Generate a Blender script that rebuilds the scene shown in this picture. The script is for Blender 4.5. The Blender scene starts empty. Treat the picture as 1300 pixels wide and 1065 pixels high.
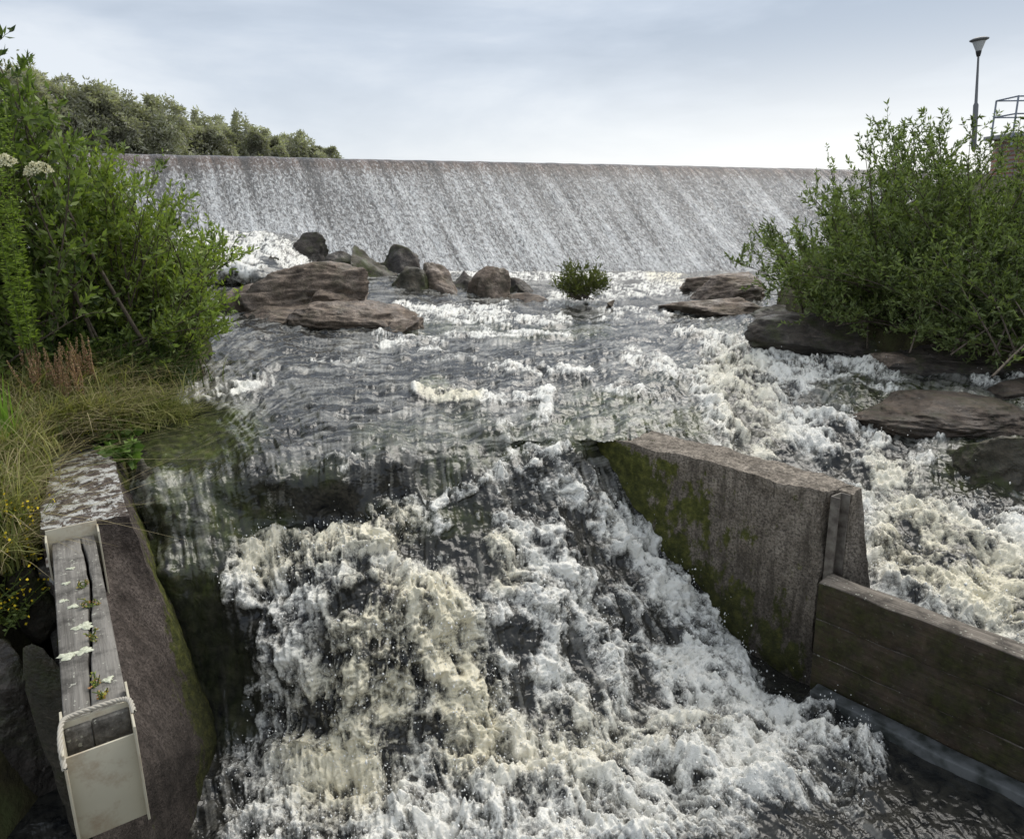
import bpy, math
import numpy as np
from mathutils import Matrix, Vector
R_ = math.radians
rng = np.random.default_rng(7)
sc = bpy.context.scene
COL = sc.collection

# ------------------------------------------------------------------ camera
EZ = 3.2                       # eye height over the datum
FPX = 900.0                    # focal length in pixels of the 1300 px wide photograph
PITCH = math.atan(222 / FPX)
ROLL = -0.012
cam_d = bpy.data.cameras.new('camera'); cam = bpy.data.objects.new('camera', cam_d); COL.objects.link(cam)
cam_d.sensor_width = 36; cam_d.sensor_fit = 'HORIZONTAL'; cam_d.lens = FPX / 1300 * 36
cam_d.shift_y = -45.5 / 1300
cam_d.clip_start = 0.05; cam_d.clip_end = 5000
RM = Matrix.Rotation(math.pi/2 - PITCH, 3, 'X') @ Matrix.Rotation(ROLL, 3, 'Z')
cam.matrix_world = Matrix.Translation((0, 0, EZ)) @ RM.to_4x4()
sc.camera = cam
sc.render.resolution_x = 1024; sc.render.resolution_y = 838
RN = np.array(RM)

# ------------------------------------------------------------------ sky, sun, exposure
SUN_AZ, SUN_EL = 38.0, 52.0          # azimuth to the right of the view, elevation
w = bpy.data.worlds.new('World'); sc.world = w; w.use_nodes = True
nt = w.node_tree; nt.nodes.clear()
def N(nt, t, **kw):
    n = nt.nodes.new(t)
    for k, v in kw.items(): setattr(n, k, v)
    return n
def sky_world():
    L = nt.links.new
    out = N(nt, 'ShaderNodeOutputWorld'); bg = N(nt, 'ShaderNodeBackground'); bg.inputs['Strength'].default_value = 0.1
    sky = N(nt, 'ShaderNodeTexSky', sky_type='NISHITA', sun_disc=False)
    sky.sun_elevation = R_(SUN_EL); sky.sun_rotation = R_(SUN_AZ)
    tc = N(nt, 'ShaderNodeTexCoord'); sep = N(nt, 'ShaderNodeSeparateXYZ'); L(tc.outputs['Generated'], sep.inputs[0])
    mp = N(nt, 'ShaderNodeMapping'); mp.inputs['Scale'].default_value = (1.0, 1.0, 3.6); mp.inputs['Location'].default_value = (0.35, 0.1, 0.2)
    L(tc.outputs['Generated'], mp.inputs[0])
    n1 = N(nt, 'ShaderNodeTexNoise'); n1.inputs['Scale'].default_value = 1.7; n1.inputs['Detail'].default_value = 7; n1.inputs['Roughness'].default_value = 0.55; n1.inputs['Distortion'].default_value = 0.25
    L(mp.outputs[0], n1.inputs['Vector'])
    cr = N(nt, 'ShaderNodeValToRGB'); e = cr.color_ramp
    e.elements[0].position = 0.38; e.elements[0].color = (3.6, 4.1, 4.8, 1)
    e.elements[1].position = 0.64; e.elements[1].color = (6.0, 6.35, 6.8, 1)
    m = e.elements.new(0.5); m.color = (4.5, 5.0, 5.7, 1)
    L(n1.outputs['Fac'], cr.inputs[0])
    # brightening toward the horizon
    hz = N(nt, 'ShaderNodeMapRange'); hz.inputs['From Min'].default_value = 0.02; hz.inputs['From Max'].default_value = 0.24
    hz.inputs['To Min'].default_value = 0.85; hz.inputs['To Max'].default_value = 0.0; hz.interpolation_type = 'SMOOTHSTEP'
    L(sep.outputs['Z'], hz.inputs['Value'])
    sd = N(nt, 'ShaderNodeMapRange'); sd.inputs['From Min'].default_value = -0.35; sd.inputs['From Max'].default_value = 0.4
    sd.inputs['To Min'].default_value = 0.25; sd.inputs['To Max'].default_value = 1.0
    L(sep.outputs['X'], sd.inputs['Value'])
    mu = N(nt, 'ShaderNodeMath', operation='MULTIPLY'); L(hz.outputs[0], mu.inputs[0]); L(sd.outputs[0], mu.inputs[1])
    mh = N(nt, 'ShaderNodeMixRGB'); mh.inputs[2].default_value = (8.6, 8.5, 8.3, 1)
    L(mu.outputs[0], mh.inputs[0]); L(cr.outputs[0], mh.inputs[1])
    mx = N(nt, 'ShaderNodeMixRGB'); mx.inputs[0].default_value = 0.9
    L(sky.outputs[0], mx.inputs[1]); L(mh.outputs[0], mx.inputs[2])
    L(mx.outputs[0], bg.inputs['Color']); L(bg.outputs[0], out.inputs['Surface'])
sky_world()
sun_d = bpy.data.lights.new('sun', 'SUN'); sun_d.energy = 2.3; sun_d.angle = R_(46); sun_d.color = (1.0, 0.95, 0.87)
sun = bpy.data.objects.new('sun', sun_d); COL.objects.link(sun)
sv = Vector((math.sin(R_(SUN_AZ))*math.cos(R_(SUN_EL)), math.cos(R_(SUN_AZ))*math.cos(R_(SUN_EL)), math.sin(R_(SUN_EL))))
sun.rotation_euler = sv.to_track_quat('Z', 'Y').to_euler(); sun.location = (20, 20, 40)
sc.view_settings.view_transform = 'Standard'; sc.view_settings.look = 'None'
sc.view_settings.exposure = 0.46; sc.view_settings.gamma = 1.0

# ------------------------------------------------------------------ helpers
def rays(px, py):
    px = np.asarray(px, float); py = np.asarray(py, float)
    c = np.stack([(px-650)/FPX, -(py-487)/FPX, -np.ones_like(px*py)], -1)
    return c @ RN.T
def PH(px, py, h):                      # point on the sight line at h metres relative to the eye
    d = rays(px, py); return np.array([0, 0, EZ]) + d*(np.asarray(h)/d[..., 2])[..., None]
def PY(px, py, y):                      # point on the sight line y metres ahead
    d = rays(px, py); return np.array([0, 0, EZ]) + d*(np.asarray(y, float)/d[..., 1])[..., None]

def _hash(ix, iy, iz, s):
    h = (ix.astype(np.uint32)*np.uint32(374761393) + iy.astype(np.uint32)*np.uint32(668265263)
         + iz.astype(np.uint32)*np.uint32(2147483647) + np.uint32((s*1274126177) & 0xffffffff))
    h ^= h >> np.uint32(13); h *= np.uint32(1274126177); h ^= h >> np.uint32(16); h *= np.uint32(2246822519); h ^= h >> np.uint32(13)
    return h
_G = np.array([[1,1,0],[-1,1,0],[1,-1,0],[-1,-1,0],[1,0,1],[-1,0,1],[1,0,-1],[-1,0,-1],[0,1,1],[0,-1,1],[0,1,-1],[0,-1,-1],[1,1,0],[0,-1,1],[-1,1,0],[0,-1,-1]], np.float32)
def perlin(P, s=0):
    P = np.asarray(P, np.float32) + np.float32(1000.37)
    I = np.floor(P).astype(np.int64); F = P - I; I = I.astype(np.uint32)
    u = F*F*F*(F*(F*6-15)+10)
    r = 0
    for a in (0, 1):
        wx = u[..., 0] if a else 1-u[..., 0]
        for b in (0, 1):
            wy = u[..., 1] if b else 1-u[..., 1]
            for c in (0, 1):
                wz = u[..., 2] if c else 1-u[..., 2]
                g = _G[_hash(I[..., 0]+np.uint32(a), I[..., 1]+np.uint32(b), I[..., 2]+np.uint32(c), s) & np.uint32(15)]
                r = r + wx*wy*wz*(g[..., 0]*(F[..., 0]-a) + g[..., 1]*(F[..., 1]-b) + g[..., 2]*(F[..., 2]-c))
    return r
def fbm(P, s=0, o=4, g=0.5):
    r = 0; a = 1.0
    for k in range(o): r = r + a*perlin(P*(2.03**k), s+k); a *= g
    return r
def ridged(P, s=0, o=4, g=0.55):
    r = 0; a = 1.0; t = 0
    for k in range(o): r = r + a*(1-2.2*np.abs(perlin(P*(2.07**k), s+k))); t += a; a *= g
    return r/t
def sst(a, b, x):
    t = np.clip((x-a)/(b-a), 0, 1); return t*t*(3-2*t)
def unit(v): return v/np.maximum(np.linalg.norm(v, axis=-1, keepdims=True), 1e-9)

def mk(name, V, F, mat, parent=None, smooth=False, attrs=None, local=None):
    """one mesh object from numpy arrays; F is (n,3)/(n,4) or a list of such arrays"""
    V = np.asarray(V, np.float32).reshape(-1, 3)
    if local is not None: V = V - np.asarray(local, np.float32)
    Fs = F if isinstance(F, list) else [F]
    Fs = [np.asarray(f, np.int32) for f in Fs if len(f)]
    me = bpy.data.meshes.new(name); me.vertices.add(len(V)); me.vertices.foreach_set('co', V.ravel())
    lv = np.concatenate([f.ravel() for f in Fs]); ln = np.concatenate([np.full(len(f), f.shape[1], np.int32) for f in Fs])
    me.loops.add(len(lv)); me.loops.foreach_set('vertex_index', lv)
    me.polygons.add(len(ln)); st = np.concatenate([[0], np.cumsum(ln)[:-1]]).astype(np.int32)
    me.polygons.foreach_set('loop_start', st); me.polygons.foreach_set('loop_total', ln)
    if smooth: me.polygons.foreach_set('use_smooth', np.ones(len(ln), bool))
    me.update(calc_edges=True)
    for k, a in (attrs or {}).items():
        at = me.attributes.new(k, 'FLOAT', 'POINT'); at.data.foreach_set('value', np.asarray(a, np.float32).ravel())
    me.materials.append(mat)
    o = bpy.data.objects.new(name, me); COL.objects.link(o)
    if parent is not None: o.parent = parent
    elif local is not None: o.location = local
    return o
def tag(o, label=None, cat=None, group=None, kind=None):
    if label: o['label'] = label
    if cat: o['category'] = cat
    if group: o['group'] = group
    if kind: o['kind'] = kind
    return o
def thing(name, label, cat, loc=(0, 0, 0), group=None):
    o = bpy.data.objects.new(name, None); o.empty_display_size = .2; COL.objects.link(o); o.location = loc
    return tag(o, label, cat, group)

class MB:
    def __init__(s): s.V = []; s.F = {}; s.n = 0; s.A = []
    def add(s, V, F, a=0.0):
        V = np.asarray(V, float).reshape(-1, 3)
        for f in (F if isinstance(F, list) else [F]):
            f = np.asarray(f, int)
            if len(f): s.F.setdefault(f.shape[1], []).append(f + s.n)
        s.V.append(V); s.n += len(V); s.A.append(np.broadcast_to(np.asarray(a, float), (len(V),)))
    def box(s, c, x, y, z, sx, sy, sz):      # centre, axes, half sizes
        c = np.asarray(c, float); V = []
        for i in (-1, 1):
            for j in (-1, 1):
                for k in (-1, 1): V.append(c + i*sx*np.asarray(x) + j*sy*np.asarray(y) + k*sz*np.asarray(z))
        s.add(V, np.array([[0,1,3,2],[4,6,7,5],[0,4,5,1],[2,3,7,6],[0,2,6,4],[1,5,7,3]]))
    def bar(s, a, b, wd, ht, up=(0, 0, 1)):
        a = np.asarray(a, float); b = np.asarray(b, float); y = unit(b-a); x = unit(np.cross(y, up)); z = np.cross(x, y)
        s.box((a+b)/2, x, y, z, wd/2, np.linalg.norm(b-a)/2, ht/2)
    def tube(s, P, r, sides=8, a=0.0):
        V, F = tubes(np.asarray(P, float)[None], np.broadcast_to(np.asarray(r, float), (1, len(P))), sides); s.add(V, F, a)
    def obj(s, name, mat, parent=None, smooth=False, bevel=0, local=None, attr=None):
        o = mk(name, np.concatenate(s.V), [np.concatenate(v) for v in s.F.values()], mat, parent, smooth, {attr: np.concatenate(s.A)} if attr else None, local)
        if bevel:
            m = o.modifiers.new('bevel', 'BEVEL'); m.width = bevel; m.segments = 2; m.limit_method = 'ANGLE'
        return o

def tubes(P, Rr, sides=5):
    n, m, _ = P.shape
    T = unit(np.gradient(P, axis=1)); ref = np.where(np.abs(T[..., 2:3]) > .9, np.array([1., 0, 0]), np.array([0, 0, 1.]))
    X = unit(np.cross(T, ref)); Y = np.cross(T, X)
    a = np.arange(sides)*2*np.pi/sides
    V = P[:, :, None] + Rr[:, :, None, None]*(X[:, :, None]*np.cos(a)[:, None] + Y[:, :, None]*np.sin(a)[:, None])
    idx = np.arange(n*m*sides).reshape(n, m, sides); nx = np.roll(idx, -1, 2)
    F = np.stack([idx[:, :-1], nx[:, :-1], nx[:, 1:], idx[:, 1:]], -1).reshape(-1, 4)
    return V.reshape(-1, 3), F
def leaves(P, D, L, Wd, r, fold=.25):
    n = len(P); D = unit(D); rv = r.normal(size=(n, 3)); rv[:, 2] *= .5
    S = unit(np.cross(D, rv)); U = np.cross(S, D); L = np.broadcast_to(L, (n,))[:, None]; Wd = np.broadcast_to(Wd, (n,))[:, None]
    m = P + D*L*.45
    V = np.stack([P, m + S*Wd + U*Wd*fold, P + D*L - U*L*.08, m - S*Wd + U*Wd*fold, m - U*0], 1)
    b = np.arange(n)[:, None]*5
    F = np.concatenate([b+[0, 4, 1], b+[4, 2, 1], b+[0, 3, 4], b+[4, 3, 2]])
    return V.reshape(-1, 3), F

# ------------------------------------------------------------------ materials
MATS = {}
def mat(name, build):
    if name in MATS: return MATS[name]
    m = bpy.data.materials.new(name); m.use_nodes = True; t = m.node_tree; t.nodes.clear()
    out = N(t, 'ShaderNodeOutputMaterial'); MATS[name] = m
    s = build(t); t.links.new(s, out.inputs['Surface']); return m
def co(t, scale=(1, 1, 1), kind='Object'):
    tc = N(t, 'ShaderNodeTexCoord')
    mp = N(t, 'ShaderNodeMapping'); mp.inputs['Scale'].default_value = scale; t.links.new(tc.outputs[kind], mp.inputs[0]); return mp.outputs[0]
def noise(t, v, s, d=4, ro=.55, dist=0):
    n = N(t, 'ShaderNodeTexNoise'); n.inputs['Scale'].default_value = s; n.inputs['Detail'].default_value = d
    n.inputs['Roughness'].default_value = ro; n.inputs['Distortion'].default_value = dist; t.links.new(v, n.inputs['Vector']); return n.outputs['Fac']
def ramp(t, v, stops):
    r = N(t, 'ShaderNodeValToRGB'); e = r.color_ramp.elements
    for i, (p, c) in enumerate(sorted(stops, key=lambda a: a[0])):
        c = (c, c, c, 1) if isinstance(c, (int, float)) else (*c, 1)
        if i == 0: q = e[0]; q.position = p
        elif i == len(stops)-1: q = e[len(e)-1]; q.position = p
        else: q = e.new(p)
        q.color = c
    if not isinstance(v, (int, float)): t.links.new(v, r.inputs[0])
    return r.outputs[0]
def mix(t, f, a, b, mode='MIX'):
    m = N(t, 'ShaderNodeMixRGB', blend_type=mode)
    for i, x in enumerate((f, a, b)):
        if isinstance(x, (int, float)): m.inputs[i].default_value = x if i == 0 else (x, x, x, 1)
        elif isinstance(x, tuple): m.inputs[i].default_value = (*x, 1)
        else: t.links.new(x, m.inputs[i])
    return m.outputs[0]
def mth(t, op, a, b=0.0, cl=False):
    m = N(t, 'ShaderNodeMath', operation=op, use_clamp=cl)
    for i, x in enumerate((a, b)):
        if isinstance(x, (int, float)): m.inputs[i].default_value = x
        else: t.links.new(x, m.inputs[i])
    return m.outputs[0]
def attr(t, n): a = N(t, 'ShaderNodeAttribute'); a.attribute_name = n; return a.outputs['Fac']
def bump(t, h, st=.3, d=.01):
    b = N(t, 'ShaderNodeBump'); b.inputs['Strength'].default_value = st; b.inputs['Distance'].default_value = d; t.links.new(h, b.inputs['Height']); return b.outputs[0]
def pbr(t, col, ro=.8, nrm=None, spec=.3, metal=0, ior=None, coat=0):
    p = N(t, 'ShaderNodeBsdfPrincipled')
    for k, x in (('Base Color', col), ('Roughness', ro), ('Specular IOR Level', spec), ('Metallic', metal), ('Coat Weight', coat)):
        if isinstance(x, (int, float)): p.inputs[k].default_value = x
        elif isinstance(x, tuple): p.inputs[k].default_value = (*x, 1)
        else: t.links.new(x, p.inputs[k])
    if ior: p.inputs['IOR'].default_value = ior
    if nrm is not None: t.links.new(nrm, p.inputs['Normal'])
    return p.outputs[0]
def geo_z(t):
    g = N(t, 'ShaderNodeNewGeometry'); s = N(t, 'ShaderNodeSeparateXYZ'); t.links.new(g.outputs['Normal'], s.inputs[0]); return s.outputs['Z']
def wpos(t, scale=(1, 1, 1)):
    g = N(t, 'ShaderNodeNewGeometry'); mp = N(t, 'ShaderNodeMapping'); mp.inputs['Scale'].default_value = scale
    t.links.new(g.outputs['Position'], mp.inputs[0]); return mp.outputs[0]
def leafmat(name, dark, light, trans=.35, ro=.55, back=None):
    def b(t):
        c = ramp(t, attr(t, 'tone'), [(0, dark), (1, light)])
        if back:
            g = N(t, 'ShaderNodeNewGeometry'); c = mix(t, g.outputs['Backfacing'], c, back)
        p = pbr(t, c, ro, spec=.35)
        tr = N(t, 'ShaderNodeBsdfTranslucent'); t.links.new(mix(t, 1.0, c, (1.0, 1.15, .5), 'MULTIPLY'), tr.inputs[0])
        m = N(t, 'ShaderNodeMixShader'); m.inputs[0].default_value = trans
        t.links.new(p, m.inputs[1]); t.links.new(tr.outputs[0], m.inputs[2]); return m.outputs[0]
    return mat(name, b)
M_bark = mat('bark', lambda t: pbr(t, ramp(t, noise(t, wpos(t), 30), [(.3, (.05, .04, .03)), (.7, (.16, .13, .1))]), .9))

def water_build(t):
    v = wpos(t)
    foam = attr(t, 'foam'); tint = attr(t, 'tint'); mo = attr(t, 'moss'); sk = attr(t, 'streak')
    n1 = noise(t, v, 38, 6, .7, 1.1); n2 = noise(t, v, 130, 3, .6); n0 = noise(t, v, 11, 5, .65, .8)
    gate = ramp(t, foam, [(.05, .12), (.5, 1.0)])
    dt = mth(t, 'ADD', mth(t, 'MULTIPLY', mth(t, 'SUBTRACT', n1, .5), 1.8), mth(t, 'MULTIPLY', mth(t, 'SUBTRACT', n2, .5), .4))
    f = mth(t, 'ADD', foam, mth(t, 'MULTIPLY', dt, gate))
    fm = ramp(t, f, [(.28, 0.0), (.52, .30), (.80, .66), (1.12, 1.0)])
    sky_sheen = ramp(t, mth(t, 'ADD', sk, mth(t, 'MULTIPLY', mth(t, 'SUBTRACT', n0, .5), .25)), [(-.15, .0), (.04, .09), (.18, .22), (.38, .46)])
    fm = mth(t, 'MAXIMUM', fm, mth(t, 'MULTIPLY', sky_sheen, .8))  # silvery sky reflection painted in as a pale mix over the water
    tn = mth(t, 'ADD', tint, mth(t, 'MULTIPLY', mth(t, 'SUBTRACT', n0, .5), .8))
    white = mix(t, ramp(t, tn, [(.0, 0.0), (1.1, 1.0)]), (.89, .875, .81), (.84, .775, .58))
    wb = mth(t, 'ADD', attr(t, 'web'), mth(t, 'MULTIPLY', mth(t, 'SUBTRACT', n1, .5), .9))
    white = mix(t, ramp(t, wb, [(.30, .78), (.52, .38), (.72, 0.0)]), white, (.30, .28, .21))
    dark = mix(t, ramp(t, n0, [(.35, 0.0), (.65, 1.0)]), (.010, .011, .012), (.045, .043, .036))
    mossc = ramp(t, noise(t, v, 14, 4), [(.3, (.025, .032, .012)), (.55, (.085, .10, .035)), (.75, (.16, .15, .08))])
    dark = mix(t, mo, dark, mossc)
    bn = bump(t, mth(t, 'ADD', noise(t, v, 13, 2, .5, .8), mth(t, 'MULTIPLY', n1, .12)), .30, .05)
    bf = bump(t, mth(t, 'ADD', n1, mth(t, 'MULTIPLY', n2, .4)), .6, .025)
    pw = pbr(t, dark, .08, bn, spec=.65, ior=1.36)
    pf = pbr(t, white, .22, bf, spec=.6)
    m = N(t, 'ShaderNodeMixShader'); t.links.new(fm, m.inputs[0]); t.links.new(pw, m.inputs[1]); t.links.new(pf, m.inputs[2])
    return m.outputs[0]
M_water = mat('river_water', water_build)

def rock_build(base_d, base_l, moss=.25, wet=.5):
    def b(t):
        v = wpos(t)
        n = noise(t, v, 6, 8, .65); c = ramp(t, n, [(.3, base_d), (.68, base_l)])
        sp = noise(t, v, 60, 3); c = mix(t, ramp(t, sp, [(.35, .5), (.6, 0.0)]), c, (.03, .026, .022))
        c = mix(t, ramp(t, noise(t, wpos(t, (1, 1, 5)), 7, 4), [(.5, 0.0), (.6, .55)]), c, base_d)
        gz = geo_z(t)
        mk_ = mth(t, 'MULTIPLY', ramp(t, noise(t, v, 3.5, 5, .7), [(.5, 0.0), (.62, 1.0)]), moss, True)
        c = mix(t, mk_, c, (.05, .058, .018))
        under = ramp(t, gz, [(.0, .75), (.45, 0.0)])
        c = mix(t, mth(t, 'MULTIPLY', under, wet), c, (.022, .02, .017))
        ro = ramp(t, noise(t, v, 4, 3), [(.35, .35), (.6, .85)])
        return pbr(t, c, ro, bump(t, mth(t, 'ADD', n, mth(t, 'MULTIPLY', sp, .3)), .7, .05), spec=.4)
    return b
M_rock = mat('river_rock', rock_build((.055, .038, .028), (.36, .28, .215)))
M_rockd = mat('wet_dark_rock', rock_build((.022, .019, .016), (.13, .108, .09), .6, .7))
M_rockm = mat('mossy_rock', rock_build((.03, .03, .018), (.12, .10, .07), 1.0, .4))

def concrete_build(base_d, base_l, lich, moss, dark_low=None):
    def b(t):
        v = wpos(t); n = noise(t, v, 5, 8, .65); g = noise(t, v, 70, 4, .7)
        c = ramp(t, n, [(.3, base_d), (.7, base_l)])
        c = mix(t, ramp(t, g, [(.38, .8), (.55, 0.0)]), c, tuple(x*.35 for x in base_d))
        c = mix(t, ramp(t, g, [(.58, 0.0), (.72, .5)]), c, tuple(min(1, x*1.5) for x in base_l))
        c = mix(t, ramp(t, noise(t, wpos(t, (6, 6, .6)), 3, 4), [(.45, 0.0), (.62, .6)]), c, tuple(x*.45 for x in base_d))
        gz = geo_z(t)
        if lich:
            lm = mth(t, 'MULTIPLY', ramp(t, noise(t, v, 13, 8, .75, .5), [(.50, 0.0), (.54, 1.0)]), ramp(t, gz, [(.86, 0.0), (.95, lich)]))
            c = mix(t, lm, c, (.55, .55, .53))
        a = attr(t, 'moss')
        mm = ramp(t, mth(t, 'ADD', a, mth(t, 'MULTIPLY', mth(t, 'SUBTRACT', noise(t, wpos(t, (1, 1, .55)), 7, 7, .72), .5), 2.6)), [(.45, 0.0), (.6, 1.0)])
        mc = ramp(t, noise(t, v, 20, 5, .7), [(.3, (.03, .036, .008)), (.5, (.085, .095, .018)), (.72, (.21, .21, .045))])
        c = mix(t, mth(t, 'MULTIPLY', mm, moss), c, mc)
        wt = attr(t, 'wet'); c = mix(t, wt, c, mix(t, .72, c, (.008, .007, .006)))
        return pbr(t, c, .85, bump(t, mth(t, 'ADD', n, mth(t, 'MULTIPLY', g, .5)), .8, .03), spec=.25)
    return b
M_wall = mat('lichen_concrete', concrete_build((.085, .066, .055), (.2, .165, .145), .95, 1.0))
M_pier = mat('aggregate_concrete', concrete_build((.15, .125, .098), (.46, .40, .33), 0, .95))

# ------------------------------------------------------------------ weir geometry
U2 = np.array([-math.sin(R_(28)), math.cos(R_(28))])         # horizontal upstream direction
T2 = np.array([U2[1], -U2[0]])                               # along the crest, to the right and away
CREST = np.array([0.0, 17.6]); HC = 1.01; SL = math.tan(R_(39))
def weir_pt(t, s, off=0.0):
    """t along the crest, s arc coordinate (0 at the rounded crest, grows downstream), off = thickness of water"""
    r = .55; s = np.asarray(s, float); a = math.atan(SL); sa = r*a
    x = np.where(s < 0, s, np.where(s < sa, r*np.sin(np.clip(s/r, 0, a)), r*np.sin(a) + (s-sa)*np.cos(a)))
    z = np.where(s < 0, 0, np.where(s < sa, -r*(1-np.cos(np.clip(s/r, 0, a))), -r*(1-np.cos(a)) - (s-sa)*np.sin(a)))
    nx = np.where(s < 0, 0, np.sin(np.clip(s/r, 0, a))); nz = np.where(s < 0, 1, np.cos(np.clip(s/r, 0, a)))
    x = x + off*nx; z = z + off*nz
    X = CREST[0] + T2[0]*t - U2[0]*x; Y = CREST[1] + T2[1]*t - U2[1]*x
    return np.stack(np.broadcast_arrays(X, Y, EZ + HC + z), -1)
def grid_faces(nr, nc):
    i = np.arange(nr*nc).reshape(nr, nc); return np.stack([i[:-1, :-1], i[:-1, 1:], i[1:, 1:], i[1:, :-1]], -1).reshape(-1, 4)

def weir_water_build(t):
    u = attr(t, 'across'); s = attr(t, 'down')
    cb = N(t, 'ShaderNodeCombineXYZ'); t.links.new(u, cb.inputs[0]); t.links.new(s, cb.inputs[1])
    def mp(sx, sy):
        m = N(t, 'ShaderNodeMapping'); m.inputs['Scale'].default_value = (sx, sy, 1); t.links.new(cb.outputs[0], m.inputs[0]); return m.outputs[0]
    fine = noise(t, mp(20, 10), 1.0, 5, .75, .7)  # small pale cells, glitter of the falling water put into its colour
    streak = noise(t, mp(9, .55), 1.0, 4, .6, .2)
    lines = noise(t, mp(2.6, .12), 1.0, 3, .55)
    patch = noise(t, mp(.5, .6), 1.0, 3, .5)
    depth = ramp(t, mth(t, 'DIVIDE', s, 4.0), [(.0, 0.0), (.09, .02), (.20, .30), (.5, .46), (1.0, .60)])
    f = mth(t, 'ADD', mth(t, 'MULTIPLY', mth(t, 'SUBTRACT', fine, .5), 3.4), depth)
    f = mth(t, 'ADD', f, mth(t, 'MULTIPLY', mth(t, 'SUBTRACT', streak, .5), .9))
    f = mth(t, 'ADD', f, mth(t, 'MULTIPLY', mth(t, 'SUBTRACT', lines, .5), 1.4))
    f = mth(t, 'ADD', f, mth(t, 'MULTIPLY', mth(t, 'SUBTRACT', patch, .5), .5))
    fm = ramp(t, f, [(.15, 0.0), (1.0, 1.0)])
    brown = mix(t, ramp(t, lines, [(.35, 0.0), (.6, 1.0)]), (.028, .024, .021), (.16, .10, .07))
    brown = mix(t, ramp(t, streak, [(.35, .7), (.6, 0.0)]), brown, (.02, .02, .02))
    body = mix(t, ramp(t, depth, [(.0, 0.0), (.35, 1.0)]), brown, (.09, .09, .09))
    c = mix(t, fm, body, (.68, .69, .69))
    bn = bump(t, mth(t, 'ADD', fine, mth(t, 'MULTIPLY', streak, .6)), .7, .06)
    return pbr(t, c, .22, bn, spec=.5, ior=1.33)
M_weirwater = mat('weir_water', weir_water_build)

tt = np.concatenate([np.linspace(-22, 22, 620)]); ss = np.concatenate([np.linspace(-.6, 0, 6)[:-1], np.linspace(0, 4.4, 110)])
TT, SS = np.meshgrid(tt, ss)
wp = weir_pt(TT, SS, .06)
dn = .03*fbm(np.stack([TT*5, SS*1.2, TT*0], -1), 3, 4) * sst(0, .5, SS) + .015*fbm(np.stack([TT*18, SS*9, TT*0], -1), 9, 2)*sst(.3, 1.0, SS)
nrm = np.array([-U2[0]*math.sin(R_(39)), -U2[1]*math.sin(R_(39)), math.cos(R_(39))])
wp = wp + dn[..., None]*nrm
crest_n = .012*perlin(np.stack([TT*3, TT*0, TT*0+5], -1), 4)*sst(.4, 0, np.abs(SS)); wp[..., 2] += crest_n
o = mk('waterfall', wp, grid_faces(*TT.shape)[:, ::-1], M_weirwater, smooth=True, attrs={'across': TT, 'down': SS})
tag(o, kind='structure')
# concrete body of the weir
M_weir = mat('weir_stone', lambda t: pbr(t, ramp(t, noise(t, wpos(t), 4, 5), [(.3, (.08, .06, .05)), (.7, (.2, .15, .12))]), .8))
prof_s = np.array([-1.2, 0, .1, .2, .3, .4, 4.6]); prof = [weir_pt(0, s, -.02) for s in prof_s]
V = []
for tv in (-24, 24):
    for s in prof_s: V.append(weir_pt(tv, s, -.02))
    b0 = weir_pt(tv, 4.6, -.02).copy(); b0[2] = EZ-3.4; V.append(b0)
    b1 = weir_pt(tv, -1.2, -.02).copy(); b1[2] = EZ-3.4; V.append(b1)
k = len(prof_s)+2; F = [[i, (i+1) % k, (i+1) % k + k, i+k] for i in range(k)]
wr = thing('weir', 'long sloping weir of brown stone under a thin sheet of falling water', 'weir', tuple(weir_pt(0, 2., 0)))
ob = mk('wall', np.array(V), [np.array(F), np.array([list(range(k))[::-1]]), np.array([list(range(k, 2*k))])], M_weir, None); ob.data.transform(Matrix.Translation(-wr.location)); ob.parent = wr
# still water upstream of the crest
c0 = CREST + U2*.55
V = [(*(c0 + T2*a + U2*b), EZ+HC+.055) for a, b in ((-60, 0), (60, 0), (60, 160), (-60, 160))]
tag(mk('reservoir_water', V, np.array([[0, 1, 2, 3]]), mat('still_water', lambda t: pbr(t, (.02, .022, .022), .06, bump(t, noise(t, wpos(t), 6, 3), .3, .03), spec=.5, ior=1.33))), kind='structure')

# ------------------------------------------------------------------ river water: control points (photo x, photo y, height below the eye or distance)
def qfit(pts, PXg, PYg, c=11.):
    A = []; q = []
    for p in pts:
        px, py, h = p[:3]
        y = h if (len(p) > 3) else PH(px, py, h)[1]
        A.append((px, py)); q.append(1/y)
    A = np.array(A, float); q = np.array(q)
    def ker(a, b): return np.sqrt(((a[:, None, :]-b[None])**2).sum(-1) + c*c)
    n = len(A); K = np.zeros((n+3, n+3)); K[:n, :n] = ker(A, A) - .0*np.eye(n); Pm = np.c_[np.ones(n), A/500]; K[:n, n:] = Pm; K[n:, :n] = Pm.T
    wgt = np.linalg.solve(K, np.r_[q, 0, 0, 0])
    G = np.stack([PXg.ravel(), PYg.ravel()], -1); out = np.zeros(len(G))
    for i in range(0, len(G), 60000):
        g = G[i:i+60000]; out[i:i+60000] = ker(g, A) @ wgt[:n] + np.c_[np.ones(len(g)), g/500] @ wgt[n:]
    return out.reshape(PXg.shape)
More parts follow.
